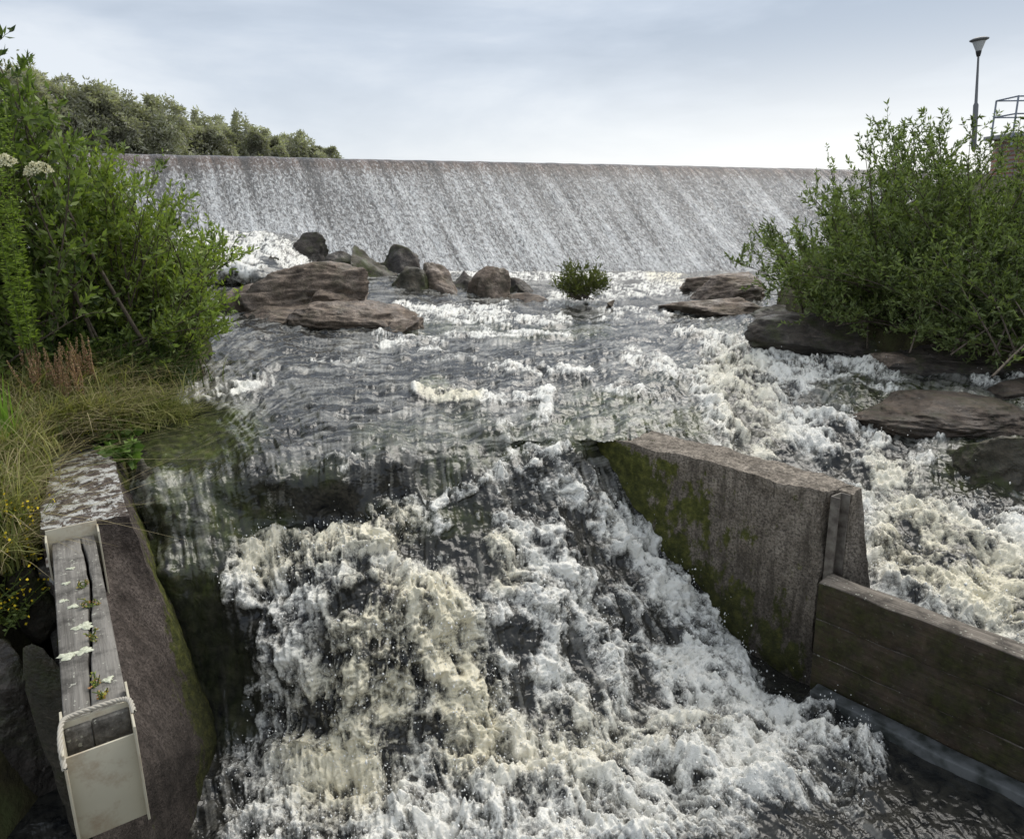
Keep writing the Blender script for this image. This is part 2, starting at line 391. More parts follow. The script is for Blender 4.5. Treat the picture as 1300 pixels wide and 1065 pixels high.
UP = [(430,328,12.4,1),(640,350,13.6,1),(760,346,14.8,1),(870,344,16.5,1),(990,344,17.5,1),(1150,350,15,1),(1450,360,12,1),(1760,380,10,1),
 (250,345,10.9,1),(340,345,11.1,1),(300,372,9.9,1),(-150,345,9,1),(480,372,-1.08),(560,386,-1.22),(650,395,-1.28),(800,398,-1.32),(950,395,-1.33),
 (-150,430,-1.15),(100,430,-1.2),(300,428,-1.28),(330,455,-1.33),(450,430,-1.34),(650,440,-1.38),(780,440,-1.38),(560,450,-1.40),
 (220,485,-1.34),(330,470,-1.345),(240,515,-1.47),(345,490,-1.45),(420,470,-1.42),(500,500,-1.46),(650,480,-1.44),(620,516,-1.51),(560,470,-1.42)]
LO = [(-150,520,-1.45),(0,560,-1.5),(150,560,-1.52),(250,555,-1.53),(400,560,-1.52),(550,535,-1.53),(660,525,-1.54),(720,500,-1.5),
 (200,598,-1.56),(300,600,-1.56),(450,592,-1.56),(600,548,-1.555),(690,545,-1.57),(740,545,-1.58),
 (195,650,-1.73),(300,655,-1.78),(240,695,-1.88),(180,615,-1.62),(215,730,-1.95),(280,730,-1.98),(240,745,-2.05),
 (260,830,-2.38),(300,920,-2.68),(350,610,-1.572),(350,626,-1.665),(350,662,-1.86),(430,606,-1.572),(430,622,-1.66),(430,658,-1.87),(500,588,-1.568),(500,606,-1.65),(500,642,-1.83),(560,570,-1.566),(560,588,-1.645),(560,610,-1.735),(625,556,-1.57),(625,580,-1.67),(660,566,-1.635),
 (480,668,-1.845),(540,634,-1.765),(600,606,-1.695),(670,584,-1.655),(735,564,-1.625),(520,694,-1.99),(600,648,-1.87),(600,700,-2.04),(680,640,-1.91),(740,622,-1.89),
 (300,690,-1.9),(400,690,-1.91),
 (350,740,-2.05),(450,740,-2.02),(500,780,-2.15),(600,760,-2.15),(700,700,-2.1),(770,690,-2.2),
 (790,640,-2.02),(850,740,-2.42),(905,820,-2.7),(950,870,-2.74),(750,800,-2.5),(850,860,-2.72),
 (350,850,-2.4),(450,850,-2.36),(600,850,-2.45),(650,940,-2.72),(400,950,-2.72),(500,960,-2.73),(300,950,-2.74),(800,940,-2.75),
 (1000,900,-2.76),(1100,960,-2.76),(1000,1000,-2.76),(600,1010,-2.76),(-100,1100,-2.76),(600,1170,-2.76),(1400,1170,-2.76),(1150,930,-2.76),
 (0,800,-2.5),(0,950,-2.7),(150,900,-2.7),(900,650,4.9,1),(980,750,4.7,1),(1050,820,4.5,1),(1300,850,4.3,1),(1300,950,-2.76),(1040,890,-2.76),(1450,850,4.3,1),(-150,800,-2.5),(60,650,-2.2),(840,590,5.2,1),(1760,1170,-2.76),(1760,950,-2.76)]
RI = [(900,422,-1.42),(980,428,-1.45),(940,462,-1.6),(1000,500,-1.73),(880,500,-1.58),(830,465,-1.46),(780,500,-1.5),(740,545,-1.575),(800,545,-1.58),(860,545,-1.66),
 (920,555,-1.78),(1000,560,-1.85),(1100,560,-1.86),(1000,600,-1.97),(1100,650,-2.08),(1100,700,-2.15),(1200,650,-2.02),(1200,760,-2.18),
 (1300,700,-2.07),(1300,800,-2.25),(1450,800,-2.25),(1060,455,-1.53),(1180,478,-1.60),(1100,478,-1.6),(1250,520,-1.72),(1150,545,-1.8),(1190,505,-1.64),(1300,560,-1.82),(1300,610,-1.96),
 (1250,480,-1.58),(1400,600,-1.9),(1450,500,-1.6),(720,500,-1.5),(660,525,-1.54),(690,545,-1.57),(600,560,-1.56),(400,560,-1.52),(1000,800,-2.3),(700,900,-2.3),(1300,1000,-2.3),(1760,840,-2.28),(1760,640,-2.0),(1760,500,-1.62),(1760,1100,-2.3)]
def caps(PXg, PYg, L, base=0.0):
    Fm = np.full(PXg.shape, base)
    for x0, y0, x1, y1, r, s in L:
        dx, dy = x1-x0, y1-y0; l2 = dx*dx+dy*dy + 1e-6
        t = np.clip(((PXg-x0)*dx + (PYg-y0)*dy)/l2, 0, 1)
        d = np.hypot(PXg-x0-t*dx, PYg-y0-t*dy)
        k = sst(r*1.5, r*.45, d)*abs(s)
        Fm = Fm*(1-k) if s < 0 else np.maximum(Fm, k)
    return Fm
FOAM = [(310,706,400,694,24,1),(400,700,500,668,30,.95),(470,665,530,648,18,.8),(330,735,440,745,40,.72),(500,666,600,618,8,.7),(600,614,720,568,6,.7),(480,690,560,668,16,.6),
 (480,805,430,960,88,.95),(565,770,600,960,66,.95),(530,735,565,800,28,.95),(640,690,650,740,26,.8),(650,660,710,760,40,.5),(700,760,750,950,90,.72),(640,800,640,930,40,.8),(660,600,730,620,30,.45),
 (780,645,965,885,20,.85),(820,790,930,890,44,.85),(620,965,1060,965,56,.9),(900,900,1030,930,36,.95),(355,800,345,950,30,.7),(330,960,320,1080,40,.75),(900,1010,400,1060,60,.8),
 (575,690,600,740,16,-.85),(590,730,650,810,20,-.8),(650,810,665,890,14,-.6),(750,690,840,800,22,-.75),(720,800,770,900,16,-.6),(430,770,490,750,16,-.6),(380,770,400,800,16,-.6),(480,840,470,900,8,-.5),(560,860,560,930,9,-.5),(800,860,840,880,14,-.5),(620,640,600,680,14,-.5),
 (530,500,640,512,7,.6),(640,510,700,500,7,.5),(692,515,690,545,9,.5),(680,545,720,556,8,.55),
 (440,326,640,352,5,.9),(640,352,860,350,6,.75),(520,398,650,402,9,.7),(700,382,860,362,10,.62),(570,425,720,424,5,.55),(480,432,560,440,9,.5),(620,470,760,470,7,.35),
 (800,450,870,478,10,.6),(500,392,640,392,7,.7),(600,410,720,405,8,.5),(760,400,900,395,10,.35),(220,508,330,488,5,.5),(420,590,520,580,10,.15),(400,455,600,455,6,.2),(650,530,640,560,14,.3),(405,905,500,950,30,-.45)]
TRICK = [(x, 496-(x-215)*.25, x+3, 516-(x-215)*.25, 3, .9) for x in (218, 228, 236, 249, 262, 276)] + [(x, 474, x+1, 488, 2.4, .85) for x in (318, 327, 335, 346)]
FOAMR = [(905,440,960,440,16,.95),(930,450,1010,480,26,.95),(1000,462,1130,470,12,.75),(895,480,925,560,20,.9),(950,500,1040,545,30,.85),(1060,520,1110,560,20,.6),
 (1000,560,1130,620,30,.85),(1060,610,1130,700,34,.85),(1150,650,1290,700,38,.95),(1180,740,1320,780,42,.95),(1300,690,1450,740,45,.85),(1130,720,1200,760,30,.9),(1120,690,1300,790,20,.8),(1090,640,1105,710,18,.85),(930,570,1070,612,10,.7),
 (1165,530,1175,590,11,.7),(1150,510,1158,540,10,.6),(1140,490,1060,480,12,.3),(1290,590,1230,600,5,.8),(1190,560,1120,600,8,.4),
 (1000,585,1070,595,12,-.7),(920,510,900,500,10,-.5),(1020,510,1090,500,8,-.6),(960,555,1010,580,8,-.5),(1100,650,1160,680,9,-.7),(1200,690,1280,730,7,-.5),(1140,620,1250,650,8,-.5),(1080,580,1100,610,9,-.5),
 (830,500,850,520,8,.5),(760,490,850,500,10,.35),(1240,480,1330,490,7,.5),(860,420,905,425,5,.5)]
MOSS = [(190,600,330,680,45,.7),(200,720,260,720,40,.6),(560,600,650,560,24,.55),(480,660,600,660,22,.5),(690,540,800,560,25,.7),(740,510,900,540,22,.6),(830,480,900,470,20,.3),
 (470,560,600,540,24,.4),(560,490,540,490,10,.8),(520,415,640,415,10,.5),(640,425,770,420,8,.5),(150,570,300,545,36,.75),(230,810,310,900,55,.25),(370,600,420,600,20,.3),
 (1080,500,1280,540,35,.55),(1200,590,1300,600,30,.5),(900,420,980,425,12,.4),(620,570,560,610,30,.3)]
CALM = [(150,570,260,550,34,1),(200,560,250,575,26,1),(240,760,300,900,38,1.0),(1000,860,1300,1010,40,1),(1180,960,1300,1040,80,1),(1120,880,1200,960,30,1),(390,620,480,650,20,.9),(20,900,60,1100,90,1)]
TINT = [(330,700,500,670,40,.75),(500,800,430,960,80,.9),(560,770,600,950,50,.9),(630,700,640,730,25,.7),(740,950,640,950,60,.5),(900,930,800,930,30,.4),(1160,690,1320,770,55,.9),(930,480,960,560,40,.6),(540,500,600,505,12,.8),(1120,600,1180,640,30,.6),(830,345,880,352,12,.8)]
FLOW = [(400,400,-.1,1),(650,380,0,1),(800,380,-.2,1),(300,500,.6,.6),(450,520,0,1),(620,500,.1,1),(300,620,.2,1),(230,800,.1,1),(400,640,.05,1),(480,700,-.1,1),(450,850,-.1,1),(560,850,.1,1),(650,750,.3,1),(720,650,.35,1),
 (830,780,.7,1),(650,950,.2,.6),(900,950,.9,.3),(760,500,.2,.8),(860,470,.5,.8),(940,460,.6,.9),(1000,520,1,.7),(1100,620,1,.8),(1250,720,1,.6),(1200,500,-.3,.8),(1150,560,-.1,1),(900,530,.5,1)]
def flowfield(PXg, PYg):
    a = np.array(FLOW, float); W = 0; vx = 0; vy = 0
    for x, y, dx, dy in a:
        k = 1/(((PXg-x)**2 + (PYg-y)**2)/1e3 + 1)**1.6; W = W+k; n = math.hypot(dx, dy); vx = vx+k*dx/n; vy = vy+k*dy/n
    n = np.hypot(vx, vy)+1e-9; return vx/n, vy/n
def lic(A, vx, vy, ln, steps=12):
    """smear A along the flow; vx, vy in cells, ln = length in cells per vertex"""
    nr, nc = A.shape; I0, J0 = np.meshgrid(np.arange(nr), np.arange(nc), indexing='ij'); acc = A.copy(); wt = 1.0
    for sg in (-1, 1):
        I = I0.astype(float); J = J0.astype(float)
        for k in range(steps):
            i = np.clip(I, 0, nr-1).astype(int); j = np.clip(J, 0, nc-1).astype(int)
            I = I + sg*vy[i, j]*ln/steps; J = J + sg*vx[i, j]*ln/steps
            ii = np.clip(np.rint(I), 0, nr-1).astype(int); jj = np.clip(np.rint(J), 0, nc-1).astype(int)
            acc = acc + A[ii, jj]
        wt += steps
    return acc/wt
SPLIT = np.array([(-300, 2000), (735, 2000), (738, 548), (770, 552), (1000, 590), (1080, 620), (1110, 740), (1500, 890)], float)
def water_surface(name, x0, x1, y0, y1, st, sets, foamL, side=False, amp=1.0, hole=None):
    xs = np.arange(x0, x1+.1, st); ys = np.arange(y0, y1+.1, st*.92)
    PXg, PYg = np.meshgrid(xs, ys)
    if side:
        line = np.interp(PXg, [735, 745, 900, 1000, 1060, 1098, 1300, 1500], [549, 551, 575, 601, 619, 744, 830, 912])
        right = (PXg > 740) & (PYg < line)
        qa = qfit(sets[0], PXg, PYg); qb = qfit(sets[1], PXg, PYg)
        bl = sst(560, 735, PXg); qa = np.where(PYg < 560, qa*(1-bl)+qb*bl, qa)
        q = np.where(right, qb, qa)
    else:
        q = qfit(sets[0], PXg, PYg); right = np.zeros(PXg.shape, bool)
    P = PY(PXg, PYg, 1/np.maximum(q, .03))
    Fm = caps(PXg, PYg, foamL); 
    Ms = caps(PXg, PYg, MOSS); Ti = caps(PXg, PYg, TINT)
    # break the outline of the zones
    Fw = np.clip(Fm + .65*fbm(P*3.4, 5, 5, .6)*sst(.01, .1, Fm), 0, 1.1)
    vx, vy = flowfield(PXg, PYg); vy = vy/.92
    gu = np.gradient(P, axis=1); gv = np.gradient(P, axis=0)
    pxm = np.minimum(1/np.maximum(np.linalg.norm(vx[..., None]*gu + vy[..., None]*gv, axis=-1), 1e-4), q*FPX/st*1.2)      # cells per metre along the flow
    pxc = np.minimum(1/np.maximum(np.linalg.norm(-vy[..., None]*gu + vx[..., None]*gv, axis=-1), 1e-4), q*FPX/st*1.2)
    Y = 1/q
    warp = np.stack([fbm(P*4, 21, 4, .6), fbm(P*4, 22, 4, .6), fbm(P*4, 23, 4, .6)], -1)
    Pw = P + .17*warp
    t1 = ridged(Pw*8, 31, 4, .7)                     # web-like filaments
    t3 = ridged(Pw*19, 37, 3, .7)
    t2 = lic(fbm(Pw*11, 41, 4, .7), vx, vy, .03*pxm, 4)*1.1
    st1 = lic(fbm(P*16, 51, 3, .7), vx, vy, .26*pxm, 12)
    st2 = lic(perlin(P*34, 61), vx, vy, .14*pxm, 8)
    big = lic(fbm(Pw*5.5, 77, 4, .68), vx, vy, .16*pxm, 9)
    lump = fbm(P*3.5, 71, 3)
    tl = lic(t1, vx, vy, .04*pxm, 5); t3l = lic(t3, vx, vy, .015*pxm, 3)
    sf = lic(perlin(P*24, 63) + .6*perlin(P*52, 64), vx, vy, .30*pxm, 14)*1.4; wv_ = .5*fbm(P*2.2, 65, 2)
    up_ = sst(4.25, 4.65, Y)*(1-.5*sst(820, 900, PXg))*(1-sst(575, 600, PYg))
    sx = lic(perlin(Pw*15, 66) + .8*perlin(Pw*34, 67), -vy, vx, .12*pxc, 8)*1.3
    sf = sf*(1-up_) + up_*sx; st1 = st1*(1-.75*up_) + up_*.45*sx
    curl = fbm(Pw*4.2, 91, 4, .6)
    pat = .80*(tl-.30) + .95*(t3l-.3) + .6*t2 + .45*big + .75*curl
    act = sst(.02, .5, Fw)
    foam = .03 + .57*Fw + act*pat*.85 + (1-act)*(1-.35*up_)*(.9*st1 + .15*st2 + .7*big) + .2*act*st1 + .12*act*sf
    calm = caps(PXg, PYg, CALM); foam = foam - .35*calm
    if side: foam = foam + .75*caps(PXg, PYg, TRICK)
    rip = lic(perlin(P*np.array([8., 13., 8.]) + .5*warp, 81), -vy, vx, .10*pxc, 6) + .35*perlin(P*22+warp, 82)
    du = np.gradient(P, axis=1); dv = np.gradient(P, axis=0); Nn = unit(np.cross(dv, du)); Nn = np.where((Nn*(np.array([0, 0, EZ])-P)).sum(-1, keepdims=True) < 0, -Nn, Nn)
    Fs = np.clip(Fw, 0, 1); far_ = np.interp(Y, [3, 5, 8, 14], [1.1, 1.0, .85, .5])
    disp = Fs*(.11*lump + .06*tl + .018*t3l + .030*t2 + .02*big + .05*curl) + (1-Fs)*(.021*rip + .008*st1 + .008*sf + .04*big + .04*lump)*(1-.75*calm)
    disp *= amp*far_*(1-.35*up_*Fs*(PXg < 860))
    disp = disp*sst(0, 3, (PYg-y0)/st)
    if side: disp = disp*np.where(right & (PXg > 800), sst(0, 22, line-PYg), 1)
    V = P + Nn*disp[..., None]
    nr, nc = PXg.shape; F = grid_faces(nr, nc)[:, ::-1]
    if side:
        rf = right.ravel()[F]; keep = rf.all(1) | (~rf).all(1)
        fx = PXg.ravel()[F].max(1); keep |= fx < 800
        F = F[keep]
    if hole is not None: F = F[~hole(PXg, PYg).ravel()[F].any(1)]
    o = mk(name, V, F, M_water, smooth=True, attrs={'foam': foam, 'tint': Ti, 'moss': np.clip(Ms*(.75+1.2*t2+1.0*st1), 0, 1)*(1-np.clip(Fm, 0, 1)*.6), 'web': np.clip(.55 + .75*(t3l-.3) + .45*t2 + .3*(tl-.3) + .3*curl, 0, 1.2), 'streak': sf + .07*up_ + wv_*.45 - .35*calm - .12*(1-up_)*(PYg > 640)})  # streak drives the painted silver sheen of the water
    tag(o, kind='structure')
    return dict(V=V, N=Nn, F=Fs, foam=foam, q=q, px=PXg, py=PYg, vx=vx, vy=vy)
main = water_surface('water', -150, 1760, 344, 1150, 1.38, [UP+LO, UP+RI], FOAM+FOAMR, side=True)
# upper side cascade beside the big boulders
UC = [(200,292,12.9,1),(280,292,13.2,1),(280,299,12.2,1),(350,292,13.6,1),(350,303,12,1),(400,300,14.2,1),(432,300,15,1),(432,330,14,1),(400,291,14.6,1),(200,310,11.6,1),(300,315,11.2,1),(350,320,11.2,1),(390,335,11.4,1),(300,350,10.2,1),(360,352,10.3,1),(220,350,10.0,1),(250,362,10,1),(330,362,10.1,1),(430,372,12.4,1),(150,370,10,1),(250,378,11.5,1),(330,378,11.5,1),(150,292,12.6,1),(430,345,11.2,1)]
water_surface('cascade_water', 150, 432, 291, 378, 1.2, [UC], [(270,310,270,360,26,1),(330,310,300,350,22,1),(345,312,400,350,14,.95),(420,352,340,362,12,.8),(225,330,210,360,25,.9),(330,340,345,355,14,-.8),(200,296,290,297,5,.6),(240,320,260,350,22,1),(300,310,310,330,20,1)], amp=1.0)

# ------------------------------------------------------------------ spray
def spray():
    r = np.random.default_rng(3); W = main
    gf = np.hypot(*np.gradient(W['F'])); wgt = (np.clip(W['F'], 0, 1)**2*(W['q'] > .12) * (.25 + 6*gf)).ravel()
    y = W['py'].ravel(); wgt *= np.where(y > 560, 1.0, .35)
    idx = r.choice(len(wgt), 9000, p=wgt/wgt.sum())
    P = W['V'].reshape(-1, 3)[idx]; Nn = W['N'].reshape(-1, 3)[idx]
    hgt = r.exponential(.025, len(idx)) + .004
    P = P + Nn*hgt[:, None] + r.normal(size=P.shape)*.012; P[:, 2] += hgt*.5
    rad = np.clip(r.lognormal(-6.0, .45, len(idx)), .0012, .009)
    octa = np.array([[1,0,0],[-1,0,0],[0,1,0],[0,-1,0],[0,0,1.4],[0,0,-1.4]], float)
    fo = np.array([[0,2,4],[2,1,4],[1,3,4],[3,0,4],[2,0,5],[1,2,5],[3,1,5],[0,3,5]])
    V = P[:, None] + octa*rad[:, None, None]*(1+.4*r.normal(size=(len(idx), 6, 1)))
    F = (np.arange(len(idx))[:, None, None]*6 + fo).reshape(-1, 3)
    o = mk('spray', V, F, mat('spray_drops', lambda t: pbr(t, (.8, .8, .77), .2, spec=.5)), smooth=True)
    tag(o, 'white water drops thrown up over the foaming cascades', 'spray', kind='stuff')
spray()

# ------------------------------------------------------------------ ground
def ground_h(X, Y):
    lvl = np.interp(Y, [3.0, 4, 5, 7, 10, 14], [-1.62, -1.52, -1.47, -1.3, -1.0, -.75])
    xl = np.interp(Y, [2.0, 3.2, 4.2, 4.45, 5, 5.6, 6.4, 7.5, 9, 12, 16], [-2.15, -2.4, -2.9, -2.62, -2.5, -2.5, -2.6, -3.1, -3.9, -6, -9])
    xr = np.interp(Y, [3, 6.0, 6.4, 7, 8, 9.5, 12, 16], [9, 7.5, 5.2, 3.85, 3.15, 3.4, 4.8, 8.5])
    n = .10*fbm(np.stack([X, Y, X*0], -1)*.8, 11, 4) + .03*fbm(np.stack([X, Y, X*0], -1)*4, 12, 3)
    left = lvl + .10 + .30*sst(0, 1.6, xl-X) + .9*sst(1.5, 8, xl-X) + n
    left = np.where(Y < 3.3, left*sst(2.4, 3.3, Y) + (1-sst(2.4, 3.3, Y))*-2.75, left)
    lr = np.interp(Y, [5.5, 6.5, 8, 10, 16], [-1.5, -1.42, -1.3, -1.1, -.6])
    rightb = lr + .06 + .35*sst(0, 1.5, X-xr) + 1.2*sst(2, 8, X-xr) + n
    bed = -3.15 + n
    kl = sst(-.02, .16, xl-X); kr = sst(-.05, .2, X-xr)
    h = bed*(1-kl)*(1-kr) + left*kl + rightb*kr
    up = (X-CREST[0])*U2[0] + (Y-CREST[1])*U2[1]
    h = np.where(up > .3, np.where(up < 165, -1.5, HC+.1), h)
    far = sst(15, 60, np.abs((X-CREST[0])*T2[0] + (Y-CREST[1])*T2[1]))
    h = np.where(up > .3, h*(1-far) + (HC+.15)*far, h)
    h = np.where(Y < .5, -3.2, h)
    return h
def PG(px, py):
    """where a sight line meets the ground"""
    ys = np.linspace(2.4, 12, 700); d = rays(px, py); X = d[0]/d[1]*ys; Z = d[2]/d[1]*ys
    k = np.nonzero(Z <= ground_h(X, ys))[0]; i = k[0] if len(k) else 300
    return np.array([X[i], ys[i], EZ+Z[i]])
def ground():
    def axis(lo, hi, a, b, s):
        c = np.arange(a, b+s/2, s); l = a-np.geomspace(s, a-lo, 40)[::-1]; r_ = b+np.geomspace(s, hi-b, 40); return np.concatenate([l, c, r_])
    X, Y = np.meshgrid(axis(-900, 900, -9, 10, .14), axis(-60, 1500, 1.0, 17, .14))
    h = ground_h(X, Y)
    V = np.stack([X, Y, EZ+h], -1)
    def b(t):
        v = wpos(t); c = ramp(t, noise(t, v, 5, 6, .65), [(.3, (.022, .018, .012)), (.5, (.05, .045, .02)), (.72, (.07, .08, .03))])
        return pbr(t, c, .95, bump(t, noise(t, v, 25, 4), .6, .03))
    o = mk('ground', V, grid_faces(*X.shape)[:, :], mat('bank_soil', b), smooth=True)
    tag(o, kind='structure')
ground()

# ------------------------------------------------------------------ rocks
def ico(sub):
    import bmesh
    bm = bmesh.new(); bmesh.ops.create_icosphere(bm, subdivisions=sub, radius=1)
    V = np.array([v.co[:] for v in bm.verts]); F = np.array([[v.index for v in f.verts] for f in bm.faces]); bm.free(); return V, F
ICO5 = ico(5); ICO6 = ico(6)
def boulder(px, py, wpx, hpx, y, label, seed, m=None, depth=.8, tilt=0, cuts=5, group='boulders in the river', flat=1.0, rough=1.0, rot=0, name='boulder'):
    """px, py = middle of the visible outline"""
    V, F = ICO6 if wpx > 100 else ICO5; V = V.copy(); r = np.random.default_rng(seed)
    V = np.sign(V)*np.abs(V)**.85
    for k in range(cuts+4):                              # flat split faces
        n = unit(r.normal(size=3)*np.array([1, 1, .8])); d = r.uniform(.45, .8); e = V@n - d; V = V - np.where(e > 0, e, 0)[:, None]*n*.97
    V += (.12*rough*fbm(V*1.3 + seed, seed, 3)[:, None] + .09*rough*ridged(V*np.array([3., 3, 6]) + seed, seed+4, 6, .6)[:, None])*unit(V)
    V[:, 2] += .05*rough*perlin(V*np.array([2., 2, 9])+seed, seed+8)
    V = V/np.abs(V).max(0)
    c = PY(px, py, y); a = wpx*y/FPX/2; hh = hpx*y/FPX
    s = np.array([a*1.1, a*depth*1.1, hh*1.3*flat])
    V = V*s; t = math.radians(tilt); x = V[:, 0]*math.cos(t) + V[:, 2]*math.sin(t)*0; V[:, 2] += V[:, 0]*math.tan(t)
    z = math.radians(rot); V = np.c_[V[:, 0]*math.cos(z)-V[:, 1]*math.sin(z), V[:, 0]*math.sin(z)+V[:, 1]*math.cos(z), V[:, 2]]
    c = c + np.array([0, 0, -hh*.40])
    o = mk(name, V + c, F, m or M_rock, smooth=True, local=c)
    tag(o, label, 'rock', group); return o
BG = 'boulders in the river'
boulder(386, 318, 56, 30, 12.0, 'dark rounded rock at the right edge of the white upper cascade under the weir', 11, M_rockd)
boulder(395, 371, 205, 60, 9.1, 'large long brown boulder just below the white upper cascade', 23, depth=.6, flat=.8, tilt=3, rough=1.2)
boulder(345, 402, 150, 28, 8.5, 'low flat brown slab between the left bush and the large long boulder', 32, depth=.8, flat=.9, rough=1.1)
boulder(455, 405, 170, 34, 8.45, 'brown sloping slab whose right tip runs out into the river', 37, depth=.7, flat=.9, tilt=-5)
boulder(515, 419, 56, 22, 7.9, 'small brown rounded stone at the tip of the sloping slab', 41)
boulder(466, 352, 84, 44, 11.0, 'green-brown boulder leaning against its taller neighbour in the middle row of rocks', 52, M_rockm, tilt=-10)
boulder(500, 354, 84, 50, 11.6, 'tallest rounded boulder at the foot of the weir', 53, M_rockd)
boulder(555, 367, 68, 46, 10.6, 'angular brown boulder, middle of the row left of the little river shrub', 64, cuts=8, tilt=-14)
boulder(518, 374, 78, 40, 10.3, 'dark mossy stone in front of the tallest rounded boulder', 65, M_rockm)
boulder(590, 368, 84, 34, 11.2, 'dark wet stone between the two angular brown boulders', 71, M_rockd)
boulder(624, 370, 58, 36, 10.6, 'pointed brown boulder nearest to the little river shrub, left of it', 82, cuts=8, tilt=8)
boulder(655, 372, 50, 22, 11.2, 'dark low stone behind the flat brown one beside the river shrub', 85, M_rockd)
boulder(560, 384, 190, 14, 10.2, 'long low dark ledge joining the stones left of the river shrub', 93, M_rockd, depth=.3, flat=.8)
boulder(425, 386, 90, 26, 8.9, 'brown rock lump wedged between the large boulder and the sloping slab', 94, depth=.7)
boulder(315, 388, 90, 34, 8.9, 'brown rock at the left end of the large long boulder, half behind the bush', 95, depth=.7)
boulder(674, 379, 60, 12, 10.3, 'flat brown stone barely above the water under the little river shrub', 91, flat=.8)
boulder(432, 346, 50, 30, 11.2, 'small dark stone between the upper cascade and the green-brown boulder', 92, M_rockd)
boulder(905, 357, 110, 26, 12.5, 'flat pale slab farthest back by the weir, left of the big right bush', 101, flat=.8, depth=1.1)
boulder(915, 372, 110, 26, 11.0, 'brown overhanging slab with a dark underside beside the big right bush', 105, depth=.9, tilt=3)
boulder(915, 389, 150, 26, 9.8, 'low broad brown slab at the water left of the big right bush', 108, depth=.9, flat=.8)
boulder(990, 404, 130, 22, 9.0, 'dark wet ledge under the left side of the big right bush', 109, M_rockd, depth=.7)
boulder(1060, 428, 240, 34, 7.7, 'long dark rock ledge in the shade below the big right bush', 112, M_rockd, depth=.45, tilt=-3)
boulder(1240, 448, 240, 28, 7.0, 'dark rock ledge at the photo\'s right edge under the big right bush', 113, M_rockd, depth=.45)
boulder(1130, 463, 70, 18, 6.9, 'small reddish rock at the top of the right-hand rapids', 115, M_rock)
boulder(1175, 514, 230, 26, 6.0, 'broad wet slab under thin running water in the right-hand rapids', 118, mat('wet_brown_rock', rock_build((.03, .022, .016), (.15, .11, .08), .35, .6)), depth=.8, flat=.9, tilt=-2)
boulder(1268, 578, 150, 66, 4.95, 'large dark mossy boulder at the right edge beyond the timber wall', 121, M_rockm, depth=.7, tilt=6, flat=.9)
boulder(1280, 500, 130, 24, 6.3, 'flat brown slab at the right edge above the large mossy boulder', 124, MATS['wet_brown_rock'], depth=.7)
boulder(338, 340, 40, 26, 10.7, 'black wet rock showing through the white upper cascade', 131, M_rockd, depth=.5)
boulder(205, 505, 70, 30, 5.9, 'dark wet ledge with thin water trickling off it below the left bush', 134, M_rockd, depth=.6)
boulder(300, 455, 90, 26, 7.0, 'flat wet slab under the right side of the left bush', 135, M_rock, depth=.8, flat=.6)
boulder(183, 620, 36, 50, 4.15, 'green mossy stone against the water side of the left concrete wall', 141, M_rockm, depth=1)
boulder(195, 720, 50, 70, 3.85, 'moss-covered stone halfway down the water side of the left concrete wall', 142, M_rockm, depth=.8)

# driftwood
p = PH(768, 397, -1.36)
m = MB(); m.tube([p + np.array([0, 0, -.1]), p + np.array([.02, 0, .02]), p + np.array([.06, 0, .10]), p + np.array([.12, .02, .16])], [.05, .055, .045, .012], 7)
m.tube([p + np.array([.05, 0, .07]), p + np.array([-.03, 0, .03]), p + np.array([-.08, 0, -.04])], [.03, .02, .01], 6)
tag(m.obj('driftwood', M_bark, smooth=True, local=p), 'short dark stub of driftwood sticking out of the calm upper river', 'driftwood')

# ------------------------------------------------------------------ concrete: subdivided faceted solids with attributes
def hexa(c8, n=40):
    """solid from 8 corners: bottom 4 (a,b,c,d) then top 4; each face a fine bilinear patch"""
    c8 = [np.asarray(c, float) for c in c8]; q = [(4,5,6,7),(0,3,2,1),(0,1,5,4),(1,2,6,5),(2,3,7,6),(3,0,4,7)]
    m = MB(); u, v = np.meshgrid(np.linspace(0, 1, n), np.linspace(0, 1, n))
    for a, b, c, d in q:
        P = (c8[a]*((1-u)*(1-v))[..., None] + c8[b]*(u*(1-v))[..., None] + c8[c]*(u*v)[..., None] + c8[d]*((1-u)*v)[..., None])
        m.add(P.reshape(-1, 3), grid_faces(n, n)[:, :])
    return m
def concrete(name, c8, mt, mossf, wetf, parent, rough=.012, n=60, local=None):
    m = hexa(c8, n); V = np.concatenate(m.V); F = np.concatenate(m.F[4])
    # shared noise displacement is a function of position only, so the seams stay closed
    d = np.stack([fbm(V*4, 1, 4), fbm(V*4, 2, 4), fbm(V*4, 3, 4)], -1)*rough*1.4 + np.stack([perlin(V*28, 4), perlin(V*28, 5), perlin(V*28, 6)], -1)*rough*.35
    c = V.mean(0)
    V2 = V + d
    o = mk(name, V2, F, mt, parent, smooth=True, attrs={'moss': mossf(V), 'wet': wetf(V)}, local=local)
    import bmesh
    bm = bmesh.new(); bm.from_mesh(o.data); bmesh.ops.remove_doubles(bm, verts=bm.verts, dist=.0004); bmesh.ops.recalc_face_normals(bm, faces=bm.faces)
    for f in bm.faces: f.smooth = True
    for e in bm.edges:
        if len(e.link_faces) == 2 and e.calc_face_angle(0) > .6: e.smooth = False
    bm.to_mesh(o.data); bm.free()
    return o

